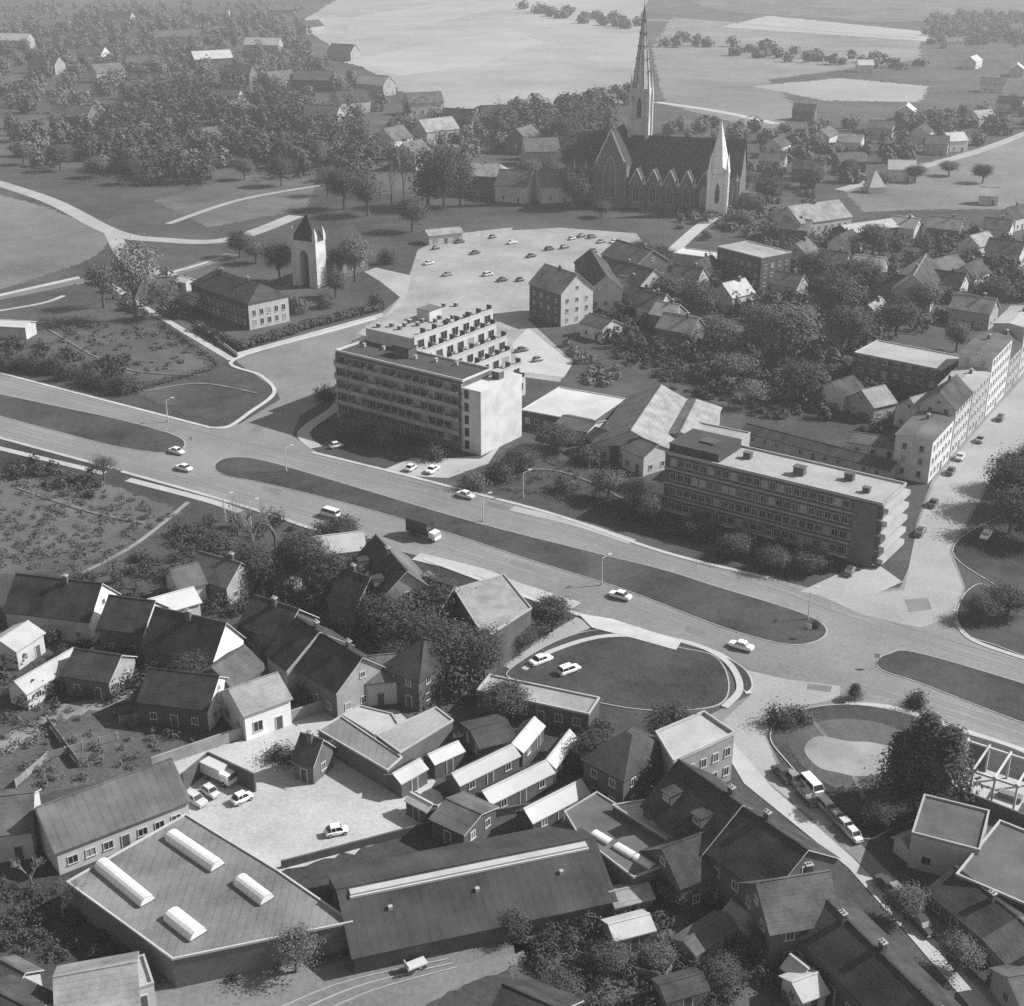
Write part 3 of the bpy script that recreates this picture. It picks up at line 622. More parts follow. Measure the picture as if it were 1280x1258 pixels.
# office block
b = flat('office_block', 'long four storey office block with pale roof and striped lit end wall', (832, 564), (1104, 629), 12, 13.4, 'gravel_roof', 'brick_dark', 'office block', nf=4, dens=1.75, win=(0, 2),
         dz=3.15, z0=1.2, ww=1.4, wh=1.6, parapet=.4, rim='concrete', frame='concrete')
L, D = b['L'], b['D']
for fl in range(4): MB().box((0, -D / 2 - .12, 3.6 + fl * 3.15), (L + .1, .2, .35), 'brick_pale').build('storey_band', b)
MB().box((0, -D / 2 - .1, .7), (L - .5, .16, .5), 'concrete').build('plinth', b)
for fl in range(5): MB().box((L / 2 + .55, 0, 1.4 + fl * 2.6), (1.05, D - .6, 1.0), 'concrete').build('balcony', b)
for fl in range(5): MB().box((L / 2 + .02, 0, 2.55 + fl * 2.6), (.06, D - 1.2, 1.2), 'pane').build('window_band', b)
MB().box((L / 2 - 3, -D / 2 - .3, 6.4), (4.5, .5, 12.6), 'brick').build('stair_panel', b)
for x, y, s in ((-8, 1, 1.2), (4, -1, 1.6), (13, 2, 1.3), (-16, 0, 2.2), (18, -2, 1.)): on_roof(b, 'roof_housing', MB().box((0, 0, s / 2), (s * 1.3, s, s), 'brick_dark').box((0, 0, s + .05), (s * 1.5, s * 1.2, .1), 'bitumen'), x, y, 13.)
on_roof(b, 'upper_storey', MB().box((0, 0, .9), (11, D - 2, 1.8), 'bitumen_dark').box((0, 0, 1.86), (11.3, D - 1.7, .12), 'bitumen_dark'), -L / 2 + 5.8, 0, 13.)
# separate houses along the street on the right
A, B_ = P(1160, 606), P(1292, 452); d = (B_ - A); TL = d.length; d.normalize(); n = Vector((-d.y, d.x, 0)); ag = math.atan2(d.y, d.x); q = 0.
for f_, hr, he, rf, wl, hp, nf_, l in ((.17, 10.4, 9.8, 'bitumen', 'white', 0, 3, 'flat-roofed pale house nearest the junction on the bright street'), (.14, 15, 11.5, 'roof_dark', 'render_pale', 0, 4, 'tall gabled house, second from the junction on the bright street'), (.16, 12.2, 11.5, 'gravel_roof', 'brick_pale', 0, 4, 'flat-roofed pale brick block, third from the junction on the bright street'),
                       (.2, 15.6, 15, 'bitumen', 'white', 0, 5, 'tallest long white block in the middle of the bright street'), (.13, 13, 9.5, 'roof_dark', 'brick_pale', 0, 3, 'dark-roofed house before the last house of the bright street'), (.2, 14.6, 14, 'gravel_roof', 'render_pale', 0, 4, 'last tall block up the bright street at the frame edge')):
    Lh = TL * f_; c = A + d * (q + Lh / 2) + n * 4.2; q += Lh + .35
    gable('street_front_house', l, ('w', c.x, c.y, Lh - .6, ag), hr, he, 8, rf, wl, hip=hp, nf=nf_, dens=2.7, win=(0, 3), chim=(.4,), group='houses along the bright street', wh=1.6, over=.25)
flat('dark_warehouse', 'dark three storey block with cluttered pale roof behind the bright street terrace', (1068, 440), (1178, 462), 14, 9, 'gravel_roof', 'brick_dark', 'building', nf=3, dens=3., ww=1.4, rim='concrete')
gable('street_house', 'small pale gabled house at the foot of the bright terrace', ((1138, 498), (1165, 490)), 8, 5, 8, 'roof_light', 'render_pale')
gable('shed_row', 'long low shed with pale roof edge beside the bright terrace', ((1062, 540), (1150, 552)), 4.5, 3.2, 6, 'roof_mid', 'white', 'shed')
gable('shed_row', 'low dark shed parallel to the back of the office block', ((935, 530), (1120, 578)), 4, 2.8, 5, 'roof_dark', 'brick_pale', 'shed', win=(0,))
gable('yard_house', 'yard house with bright white gable among dark trees behind the office block', ((1040, 478), (1066, 470)), 7, 4.5, 8, 'roof_dark', 'white')
gable('yard_house', 'pale-roofed yard house in front of the dark warehouse', ((1078, 488), (1105, 482)), 7, 4, 9, 'roof_light', 'brick_pale')
for k, (x, y, h_, r_, l) in enumerate(((1262, 668, 10, 5, 'dark tree nearest the junction in the clump at the frame edge'), (1275, 640, 12, 6, 'tallest dark tree of the clump at the frame edge'), (1255, 635, 10, 4.6, 'dark tree at the street side of the frame edge clump'), (1290, 680, 9, 5, 'dark tree at the back of the frame edge clump'), (1268, 612, 9, 4.6, 'dark tree at the top of the frame edge clump'), (1290, 610, 10, 5, 'dark tree cut by the frame above the junction'))): tree(x, y, h_, r_, l, 'round', 'leaf_dark')
# ---------------------------------------------------------------- the church
def gothic_window(root, x, y, z, w, h, rz, m='pane'):
    k = ('goth', w, h)
    if k not in _W:
        mb = MB(); pr = [(-w / 2, 0), (w / 2, 0), (w / 2, h * .62), (w * .3, h * .85), (0, h), (-w * .3, h * .85), (-w / 2, h * .62)]
        mb.face([(a, -.06, c_) for a, c_ in pr], 'pane')
        for i in range(len(pr)):
            (a, c_), (a2, c2) = pr[i], pr[(i + 1) % len(pr)]; mb.tube((a, -.06, c_), (a2, -.06, c2), .14, .14, 'stone', 4)
        mb.tube((0, -.08, 0), (0, -.08, h * .8), .1, .1, 'stone', 4); _W[k] = mb.mesh('window')
    return put('window', _W[k], root, (x, y, z), rz)
def pyramid(mb, c, w, z0, z1, m, n=4, rot=math.pi / 4, m2=None):
    ring = [(c[0] + w * math.cos(rot + 2 * math.pi * k / n), c[1] + w * math.sin(rot + 2 * math.pi * k / n), z0) for k in range(n)]
    for k in range(n): mb.face([ring[k], ring[(k + 1) % n], (c[0], c[1], z1)], m)
A, B_ = P(808, 262, 0), P(892, 268, 0)
cp = P(780, 250, 0); ang = R(-17); ch = empty('church', (cp.x, cp.y, 0), ang); tag(ch, 'large dark gothic church with steep slate roof and very tall spire behind the parking square', 'church')
nl = 50
mb = MB(); mb.prism([(2, -9), (nl, -9), (nl, 9), (2, 9)], 0, 14, 'stone_dark')
mb.face([(nl, -9, 14), (nl, 9, 14), (nl, 0, 27)], 'stone_dark'); mb.build('nave_wall', ch)
mb = MB()
for s in (-1, 1):
    f = [(1, s * 9.5, 13.6), (nl + .5, s * 9.5, 13.6), (nl + .5, 0, 27.4), (1, 0, 27.4)]; mb.face(f if s < 0 else f[::-1], 'slate')
mb.build('nave_roof', ch)
mb = MB(); mb.prism([(5, -16), (43, -16), (43, -9.01), (5, -9.01)], 0, 8, 'stone_dark'); mb.build('aisle_wall', ch)
for i in range(5):                                   # side gables along the aisle
    x = 8.5 + i * 7.; g = MB(); g.prism([(x - 3, -16.4), (x + 3, -16.4), (x + 3, -9.2), (x - 3, -9.2)], 0, 9.5, 'stone_dark')
    g.face([(x - 3.2, -16.45, 9.5), (x + 3.2, -16.45, 9.5), (x, -16.45, 16)], 'stone_dark')
    for s in (-1, 1): f = [(x + s * 3.3, -16.5, 9.4), (x + s * 3.3, -9.3, 9.4), (x, -9.3, 16.1), (x, -16.5, 16.1)]; g.face(f, 'slate'); g.tube((x + s * 3.3, -16.5, 9.5), (x, -16.5, 16.2), .3, .3, 'stone', 4)
    g.build('side_gable', ch); gothic_window(ch, x, -16.42, 2.5, 2.6, 8.5, 0)
    bt = MB(); bt.box((x + 3.5, -16.6, 5), (.9, 1.4, 10), 'stone_dark'); pyramid(bt, (x + 3.5, -16.6), .7, 10, 13.5, 'stone'); bt.build('buttress', ch)
for k in range(1): gothic_window(ch, 46.5 + k * 5, -9.03, 3, 2.2, 9, 0); bt = MB(); bt.box((49 + k * 5, -9.5, 6), (.9, 1.2, 12), 'stone_dark'); pyramid(bt, (49 + k * 5, -9.5), .7, 12, 15, 'stone'); bt.build('buttress', ch)
for k in range(7): gothic_window(ch, 7 + k * 5.2, -9.03, 10.4, 1.6, 3.2, 0)
# front transept with big pointed gable
mb = MB(); mb.prism([(-9, -17.5), (4, -17.5), (4, 9), (-9, 9)], 0, 17, 'stone_dark'); mb.face([(-9, -17.52, 17), (4, -17.52, 17), (-2.5, -17.52, 31)], 'stone_dark')
for s in (-1, 1): mb.tube((-2.5 + s * 6.7, -17.6, 16.8), (-2.5, -17.6, 31.4), .45, .35, 'stone', 5); mb.tube((-2.5 + s * 6.6, -17.6, 0), (-2.5 + s * 6.6, -17.6, 19), .7, .6, 'stone_dark', 6)
mb.build('transept_wall', ch); gothic_window(ch, -2.5, -17.55, 4, 5, 17, 0)
mb = MB()
for s in (-1, 1): f = [(-2.5 + s * 7, -17.3, 16.7), (-2.5 + s * 7, 9.2, 16.7), (-2.5, 9.2, 30.8), (-2.5, -17.3, 30.8)]; mb.face(f, 'slate')
mb.build('transept_roof', ch)
mb = MB(); mb.prism([(-24, -9.5), (-9.02, -9.5), (-9.02, 9.5), (-24, 9.5)], 0, 17, 'stone_dark')
for s in (-1, 1): f = [(-24.3, s * 9.9, 16.7), (-9, s * 9.9, 16.7), (-9, 0, 28), (-19, 0, 28)]; mb.face(f if s < 0 else f[::-1], 'slate')
mb.face([(-24.3, 9.9, 16.7), (-24.3, -9.9, 16.7), (-19, 0, 28)], 'slate'); mb.build('choir', ch)
for k in range(3): gothic_window(ch, -22 + k * 5, -9.53, 3, 2.4, 11, 0); bt = MB(); bt.box((-19.5 + k * 5, -10, 7), (.9, 1.2, 14), 'stone_dark'); pyramid(bt, (-19.5 + k * 5, -10), .7, 14, 18, 'stone'); bt.build('buttress', ch)
# main tower and spire
tw = MB(); tx, ty = 5.2, 3.5
tw.box((tx, ty, 23), (7.2, 7.2, 46), 'stone'); 
for sx in (-1, 1):
    for sy in (-1, 1): tw.box((tx + sx * 3.6, ty + sy * 3.6, 22), (1.5, 1.5, 44), 'stone'); pyramid(tw, (tx + sx * 3.6, ty + sy * 3.6), .95, 44, 52, 'stone')
tw.build('tower', ch)
for k, (dx, dy, rz) in enumerate(((0, -3.6, 0), (3.6, 0, math.pi / 2), (0, 3.6, math.pi), (-3.6, 0, -math.pi / 2))): gothic_window(ch, tx + dx * 1.01, ty + dy * 1.01, 34, 2., 9, rz)
sp = MB(); pyramid(sp, (tx, ty), 3.9, 45.9, 79, 'stone', 8, R(22.5)); sp.tube((tx, ty, 78), (tx, ty, 83), .12, .08, 'dark_metal', 5); sp.box((tx, ty, 81), (1.8, .2, .25), 'dark_metal')
for k in range(8):
    a = R(22.5 + 45 * k); sp.tube((tx + 3.9 * math.cos(a), ty + 3.9 * math.sin(a), 46), (tx, ty, 79), .22, .1, 'stone_dark', 4)
    for t in (.2, .35, .5, .65, .8): q = 3.9 * (1 - t) + .1; sp.box((tx + q * math.cos(a), ty + q * math.sin(a), 46 + 33 * t), (.5, .5, .6), 'stone_dark', a)
sp.build('spire', ch)
# small white tower at the near end
st = empty('bell_turret', (42.5, -17.5, 0), R(5)); st.parent = ch; st['label'] = 'pale stone bell turret with sharp spire at the near corner'
mb = MB(); mb.box((0, 0, 8), (7., 7., 18), 'whitewash', taper=.96)
for sx in (-1, 1):
    for sy in (-1, 1): mb.box((sx * 3.5, sy * 3.5, 8.5), (1.4, 1.4, 17), 'whitewash'); pyramid(mb, (sx * 3.5, sy * 3.5), .95, 17, 24, 'whitewash')
mb.build('tower', st); mb = MB(); pyramid(mb, (0, 0), 4.8, 16.9, 37, 'whitewash', 8, R(22.5)); mb.build('spire', st)
for dx, dy, rz in ((0, -3.52, 0), (3.52, 0, math.pi / 2), (0, 3.52, math.pi), (-3.52, 0, -math.pi / 2)): gothic_window(st, dx, dy, 5, 1.6, 8, rz)
# ---------------------------------------------------------------- chapel with tall arch
cp = P(388, 356, 0); c2 = empty('arched_chapel', (cp.x, cp.y, 0), R(-28)); c2.scale = (1.18, 1.1, 1); tag(c2, 'white chapel front with tall dark arch and pinnacles, dark roof behind', 'chapel')
mb = MB(); w, h, d = 8.4, 15., 5.
arch = [(-1.5, 0)] + [(-1.5, 9.5)] + [(1.5 * -math.cos(t), 9.5 + 2.4 * math.sin(t)) for t in (.6, 1.2, 1.57, 1.95, 2.55)] + [(1.5, 9.5), (1.5, 0)]
for s in (-1, 1): mb.box((s * (w / 4 + .75), 0, h / 2), (w / 2 - 1.5, d, h), 'white')
mb.box((0, 0, (11.9 + h) / 2), (3.0, d, h - 11.9), 'white')
for a, b_ in zip(arch[1:-2], arch[2:-1]): mb.face([(a[0], -d / 2 - .01, a[1]), (b_[0], -d / 2 - .01, b_[1]), (b_[0], -d / 2 - .01, 11.95), (a[0], -d / 2 - .01, 11.95)], 'white')
mb.build('wall', c2); MB().box((0, .6, 6), (3.0, .3, 12), 'brick_dark').build('arch_recess', c2); MB().box((0, .4, 1.4), (1.8, .2, 2.8), 'door').build('door', c2)
for s in (-1, 1):
    for t in (-1, 1): mb = MB(); mb.box((s * 3.75, t * 2.1, h + .9), (1.1, 1.1, 1.8), 'white'); pyramid(mb, (s * 3.75, t * 2.1), .8, h + 1.8, h + 4.6, 'stone'); mb.build('pinnacle', c2)
mb = MB(); ring = [(-4.3, -2.4), (4.3, -2.4), (4.3, 2.5), (-4.3, 2.5)]
for k in range(4): a, b_ = ring[k], ring[(k + 1) % 4]; mb.face([(*a, h), (*b_, h), (0, 0, h + 8.5)], 'slate')
mb.tube((0, 0, h + 8.2), (0, 0, h + 10), .1, .06, 'dark_metal', 5); mb.build('pointed_roof', c2)
mb = MB(); mb.prism([(-4.6, 2.52), (4.6, 2.52), (4.6, 24), (-4.6, 24)], 0, 8, 'brick_dark')
for s in (-1, 1): f = [(s * 5, 2.52, 7.8), (s * 5, 24.4, 7.8), (0, 24.4, 15), (0, 2.52, 15)]; mb.face(f, 'slate')
mb.face([(4.6, 24, 8), (-4.6, 24, 8), (0, 24, 14.6)], 'brick_dark'); mb.build('nave', c2)
for k in range(4): gothic_window(c2, 4.62, 6 + k * 4.8, 2, 1.4, 4.6, math.pi / 2); gothic_window(c2, -4.62, 6 + k * 4.8, 2, 1.4, 4.6, -math.pi / 2)
# manor
gable('manor_house', 'long dark two storey manor with hipped roof and pale end wall beside the arched chapel', ((262, 334), (334, 358)), 12, 8, 14, 'roof_dark', 'brick_dark', 'house', hip=4, nf=2, dens=2.6, chim=(-.5, .4), gwall='render_pale', ww=1.3, wh=1.9, win=(0, 1))
def hedge(px, label, h=1.8, w=1.6, tone='leaf_dark', leaf=.22, dens=26):
    C, N, S = [], [], []
    pts = [P(x, y) for x, y in px]; o = pts[0]
    for a, b_ in zip(pts, pts[1:]):
        L = (b_ - a).length; k = int(L * dens); t = rng.random(k); q = rng.normal(size=(k, 3)); q /= np.linalg.norm(q, axis=1)[:, None]
        c = np.array(a)[None] * (1 - t[:, None]) + np.array(b_)[None] * t[:, None] + q * np.array([w * .5, w * .5, h * .5]) * (1 + .25 * np.sin(t * L)[:, None]) + np.array([0, 0, h * .5]); C.append(c - np.array(o)); N.append(q + np.array([0, 0, .4])); S.append(leaf * (.6 + .8 * rng.random(k)))
    me = quads_mesh('hedge', np.concatenate(C), np.concatenate(N), np.concatenate(S), tone); ob = link('hedge', me); ob.location = (o.x, o.y, 0); return tag(ob, label, 'hedge')
hedge([(246, 412), (300, 438), (380, 412), (480, 386)], 'dark clipped hedge around the manor lawn', 2.6, 3.2, leaf=.4, dens=40)
hedge([(268, 462), (160, 492)], 'thin dark hedge between two lawns by the road bend', 1.6, 1.4)
hedge([(200, 405), (265, 452), (272, 460)], 'straight dark hedge along the white footpath', 1.8, 1.6)
# ---------------------------------------------------------------- houses around the square
G = gable
G('town_villa', 'large villa with pale hipped roof and rows of windows behind the parking square', ((578, 204), (636, 206)), 13, 9, 15, 'roof_light', 'brick', hip=4, nf=2, dens=3, chim=(0,), wh=1.8)
G('gate_lodge', 'long white lodge with dark windows at the far corner of the parking square', ((532, 288), (574, 284)), 5, 3.6, 7, 'roof_light', 'white', dens=4, ww=1.6)
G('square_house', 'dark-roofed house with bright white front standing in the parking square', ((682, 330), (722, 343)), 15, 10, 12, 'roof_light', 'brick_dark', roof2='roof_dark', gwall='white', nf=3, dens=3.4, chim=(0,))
G('square_house', 'small white house with grey roof beside the square, next to rough garden', ((738, 392), (766, 400)), 6, 4, 8, 'roof_mid', 'white')
G('square_house', 'narrow dark-roofed row house along the right edge of the square', ((738, 312), (758, 345)), 13, 9, 10, 'roof_dark', 'brick', nf=2, gwall='render_pale')
G('square_house', 'wide grey-roofed house between the square and the church', ((772, 300), (816, 313)), 13, 9, 13, 'roof_mid', 'brick', nf=2, chim=(.5,))
G('square_house', 'grey-roofed house behind the white-fronted house in the square', ((778, 326), (818, 337)), 12, 8, 11, 'roof_mid', 'render_pale', chim=(-.5,), nf=2)
flat('white_house', 'small bright white flat-roofed house beside the church lane', (842, 316), (888, 322), 9, 6, 'white_roof', 'render_pale', 'house', nf=1, rim='white')
flat('brick_block', 'dark brick block with cluttered pale roof in front of the stone turret', (897, 308), (952, 322), 14, 11, 'gravel_roof', 'brick_dark', 'building', nf=3, dens=3, rim='render_pale')
G('long_barn', 'long barn with bright pale roof beyond the dark trees', ((1052, 282), (1140, 270)), 7, 5, 10, 'roof_pale', 'brick_dark', 'barn', dens=6)
G('pale_farmhouse', 'pale stepped farmhouse with light roof left of the long barn', ((985, 258), (1048, 250)), 12, 7, 16, 'roof_light', 'render_pale', nf=2, chim=(0,))
G('white_pavilion', 'tiny white pavilion with pointed roof beside the far grey field', (1092, 240, 7, 10), 9, 3, 7, 'white_roof', 'white', 'pavilion', hip=3.2, win=())
G('white_cottage', 'tiny white cottage standing alone in the grey field at the frame edge', (1235, 255, 8, -20), 7, 4, 7, 'white_roof', 'white', win=(0, 1))
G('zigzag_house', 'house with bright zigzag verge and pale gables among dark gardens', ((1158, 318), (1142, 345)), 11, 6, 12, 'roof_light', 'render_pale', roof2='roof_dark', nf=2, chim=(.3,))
G('zigzag_house', 'lower wing with pale front joined to the zigzag house', ((1165, 325), (1195, 318)), 8, 5, 9, 'roof_mid', 'white')
for i, (x, y, l, a, rf, wl, lab) in enumerate([
    (1040, 345, 10, -30, 'roof_mid', 'brick', 'small grey-roofed house sunk in dark trees left of the zigzag house'), (1110, 375, 11, -35, 'roof_dark', 'brick_pale', 'dark-roofed house with pale wall below the zigzag house'),
    (1210, 360, 12, 50, 'roof_dark', 'render_pale', 'dark-roofed pale house right of the zigzag house'), (1255, 330, 12, -35, 'roof_mid', 'white', 'white-walled grey-roofed house near the frame edge above the terrace'),
    (1215, 405, 12, -35, 'roof_light', 'brick_pale', 'pale-roofed house just behind the bright terrace'), (1030, 440, 9, -30, 'roof_mid', 'brick', 'garden house with pale roof edge deep in the dark trees'),
    (915, 385, 10, 40, 'roof_pale', 'white', 'small bright house below the brick block, under a big round tree'), (860, 365, 10, -35, 'roof_mid', 'brick_pale', 'grey-roofed house below the white flat-roofed house'),
    (1265, 285, 11, 40, 'roof_dark', 'white', 'house with bright gable cut by the frame below the white cottage'), (1180, 300, 12, -30, 'roof_light', 'brick', 'pale-roofed house behind the zigzag house'),
    (960, 420, 9, -35, 'roof_mid', 'brick_pale', 'small grey house in gardens right of the folded-roof hall'), (850, 430, 11, -35, 'roof_light', 'brick', 'low pale-roofed house in the gardens above the folded-roof hall')]):
    G('garden_house', lab, (x, y, l, a), 8.5, 5, 8.5, rf, wl, chim=(.4,), dens=3)
for i, (x, y) in enumerate(((770, 372), (786, 382), (802, 392), (818, 402), (834, 412))):
    G('row_house', f'{ordn(i)} house from the square in the row of terraced houses behind the folded-roof hall gardens', (x, y, 7.2, -35), 8 + (i % 2), 5.2, 9, ('roof_mid', 'roof_light', 'roof_dark')[i % 3], ('white', 'brick', 'render_pale')[i % 3], chim=(.3,), dens=2.6, nf=1, group='terraced row beside the square')
for x, y, l, a, rf, wl, lab in ((995, 300, 11, -30, 'roof_light', 'brick', 'pale-roofed house just below the stepped farmhouse'), (1055, 318, 11, 55, 'roof_dark', 'white', 'white-gabled house below the long barn'), (1130, 298, 10, -35, 'roof_pale', 'white', 'bright-roofed house between long barn and zigzag house'), (1000, 330, 10, 55, 'roof_mid', 'render_pale', 'grey house right of the brick block'), (1220, 320, 11, 40, 'roof_light', 'white', 'light house above the zigzag wing near the frame'), (1085, 350, 10, -30, 'roof_pale', 'brick_pale', 'house with pale roof glimpsed between the dark trees'), (1180, 370, 12, -35, 'roof_dark', 'render_pale', 'dark-roofed house below the zigzag wing'), (1090, 410, 10, 55, 'roof_light', 'brick', 'lit roof in the dark gardens left of the warehouse'), (880, 352, 9, 55, 'roof_dark', 'white', 'small white-gabled house under the white flat house'), (985, 372, 9, -35, 'roof_mid', 'brick_pale', 'low grey house above the great round tree'), (1245, 300, 10, -30, 'roof_mid', 'white', 'white-walled house above the light house by the frame')):
    G('garden_house', lab, (x, y, l, a), 8, 4.8, 8.5, rf, wl, chim=(.3,), dens=3)
# far town, upper right
FR = [(1030, 182, 16, 60, 'roof_mid', 'render_pale', 'pale gabled house beyond the church nave end'), (1062, 190, 12, -25, 'roof_light', 'white', 'bright house beside the pale gabled house beyond the church'),
      (1132, 150, 15, 70, 'roof_pale', 'white', 'bright roofed house standing high above the far grey field'), (1150, 178, 12, 60, 'roof_dark', 'white', 'dark-roofed white house just below the bright roofed house'),
      (1170, 192, 11, -20, 'roof_mid', 'brick_pale', 'low grey house at the bend of the far road'), (1215, 85, 22, 60, 'roof_pale', 'white', 'large bright farm building near the upper frame corner'),
      (1240, 115, 16, -20, 'roof_mid', 'white', 'white farm cottage below the large bright farm building'), (1190, 60, 18, 20, 'roof_mid', 'brick_pale', 'grey farm shed above the large bright farm building'),
      (1270, 95, 18, 70, 'roof_pale', 'render_pale', 'pale house at the frame edge near the upper corner'), (1080, 90, 12, 0, 'white_roof', 'white', 'tiny white house alone in the far field'),
      (1005, 150, 13, -20, 'roof_dark', 'brick', 'dark-roofed house at the end of the long far lane'), (970, 195, 14, 60, 'roof_dark', 'white', 'dark-roofed house touching the far end of the nave'),
      (1100, 172, 13, -20, 'roof_mid', 'brick_pale', 'grey-roofed house between two bright houses above the grey field'), (1225, 158, 14, 30, 'roof_light', 'white', 'pale house beside the far road near the frame edge'),
      (1190, 188, 11, 20, 'roof_pale', 'white', 'small bright house where the far road bends'), (1262, 140, 15, -30, 'roof_dark', 'render_pale', 'dark-roofed house at the frame edge above the far road'),
      (965, 215, 12, -20, 'roof_mid', 'brick_pale', 'low house behind the stone turret'), (1010, 225, 14, -20, 'roof_dark', 'brick', 'dark house between stone turret and pale stepped farmhouse'),
      (1060, 215, 13, 10, 'roof_mid', 'brick', 'grey-roofed house above the white pointed pavilion'), (1125, 225, 12, -10, 'roof_pale', 'white', 'bright low house right of the white pointed pavilion')]
for x, y, l, a, rf, wl, lab in FR: G('far_house', lab, (x, y, l, a), 9, 5.5, 10, rf, wl, dens=5, win=(0, 1), wh=1.6)
# far town, upper left
FL = [(20, 60, 26, -10, 'roof_pale', 'white', 'bright long roof at the upper frame edge corner'), (118, 78, 20, -20, 'roof_mid', 'white', 'white-gabled house in the far upper town'), (135, 102, 18, 40, 'roof_light', 'render_pale', 'pale roof below the white-gabled house in the far upper town'),
      (222, 55, 34, 15, 'roof_light', 'brick_pale', 'long pale barn roof on the far hillside'), (265, 84, 26, 30, 'roof_pale', 'brick', 'bright sloping roof between long barn and tall bright house'), (330, 66, 26, -10, 'roof_pale', 'white', 'tall bright house with pale roof in the upper town'),
      (388, 42, 24, 60, 'roof_dark', 'white', 'dark gable with bright side against the pale field'), (278, 138, 22, -15, 'roof_light', 'render_pale', 'pale roof beside the light-walled corner house in the wood'), (297, 152, 13, 60, 'roof_mid', 'white', 'light-walled corner house at the edge of the wood'),
      (255, 192, 14, 50, 'roof_light', 'white', 'small white-gabled house deep in the wood'), (350, 112, 16, 40, 'roof_mid', 'brick_pale', 'grey house with bright verge in the middle of the far town'), (395, 112, 24, -10, 'roof_light', 'brick', 'long light roof in the middle of the far town'),
      (470, 118, 20, -35, 'roof_pale', 'white', 'bright diagonal roof at the edge of the pale field'), (530, 142, 18, 20, 'roof_light', 'render_pale', 'pale rounded roof below the pale field edge'), (545, 178, 18, 40, 'roof_light', 'white', 'bright gable behind the villa at the square'),
      (492, 190, 14, 60, 'roof_mid', 'white', 'narrow white house among tall bare trees'), (516, 210, 13, 60, 'roof_mid', 'render_pale', 'pale tall house beside the bare trees behind the square'), (360, 145, 16, -20, 'roof_dark', 'brick', 'dark roof right of the light-walled corner house'),
      (405, 160, 18, -20, 'roof_mid', 'brick_pale', 'broad grey roof between the wood and the bare trees'), (440, 140, 16, 30, 'roof_dark', 'render_pale', 'dark-roofed house below the bright diagonal roof'), (300, 105, 18, -15, 'roof_dark', 'brick', 'dark roof below the bright sloping roof'),
      (180, 90, 20, 10, 'roof_mid', 'brick', 'grey roof below the long pale barn'), (60, 92, 20, -20, 'roof_dark', 'brick_pale', 'dark roof below the bright long corner roof'), (70, 40, 24, 10, 'roof_mid', 'white', 'grey roof with white wall at the top of the far town'),
      (150, 30, 26, -10, 'roof_dark', 'brick_pale', 'dark roof at the very top of the far town'), (270, 25, 26, 0, 'roof_mid', 'white', 'pale-walled grey roof near the top frame edge'), (350, 20, 24, 20, 'roof_light', 'brick', 'light roof near the top beside the pale field'),
      (430, 75, 20, -30, 'roof_mid', 'brick_pale', 'grey roof at the edge of the pale field above the diagonal roof'), (675, 205, 14, 10, 'roof_mid', 'brick_pale', 'grey-roofed house between villa and church'), (655, 190, 13, 60, 'roof_mid', 'brick', 'dark brick house behind the villa'),
      (712, 212, 9, 60, 'roof_mid', 'white', 'narrow house with dazzling white gable beside the church choir'), (690, 250, 12, 20, 'roof_light', 'white', 'low white house in front of the church choir'), (620, 160, 15, 10, 'roof_dark', 'brick', 'dark-roofed house beyond the villa at the wood edge'),
      (575, 165, 16, -20, 'roof_dark', 'brick', 'very dark house beside the bright gable behind the villa'), (645, 250, 12, -20, 'roof_mid', 'white', 'small house with white wall right of the villa'), (95, 160, 20, -15, 'roof_mid', 'brick', 'isolated grey roof in the trees near the frame edge')]
DIM = {'roof_pale': 'roof_light', 'roof_light': 'roof_mid'}
for k, (x, y, l, a, rf, wl, lab) in enumerate(FL): G('far_house', lab, (x, y, l * 1.2, a), 12.5, 7, 13, DIM.get(rf, rf) if 'right' not in lab or 'bright' not in lab else rf, 'brick_pale' if (wl == 'white' and 'white' not in lab) else wl, dens=5, win=(0, 1), wh=1.8)
G('farm_shed', 'white block hut by the road bend at the frame edge', (20, 420, 10, -10), 4.5, 3.6, 6, 'white_roof', 'white', 'shed', win=())
G('farm_shed', 'small white hut beside the manor', (233, 362, 4.5, -35), 4, 3, 4, 'white_roof', 'white', 'shed', win=())

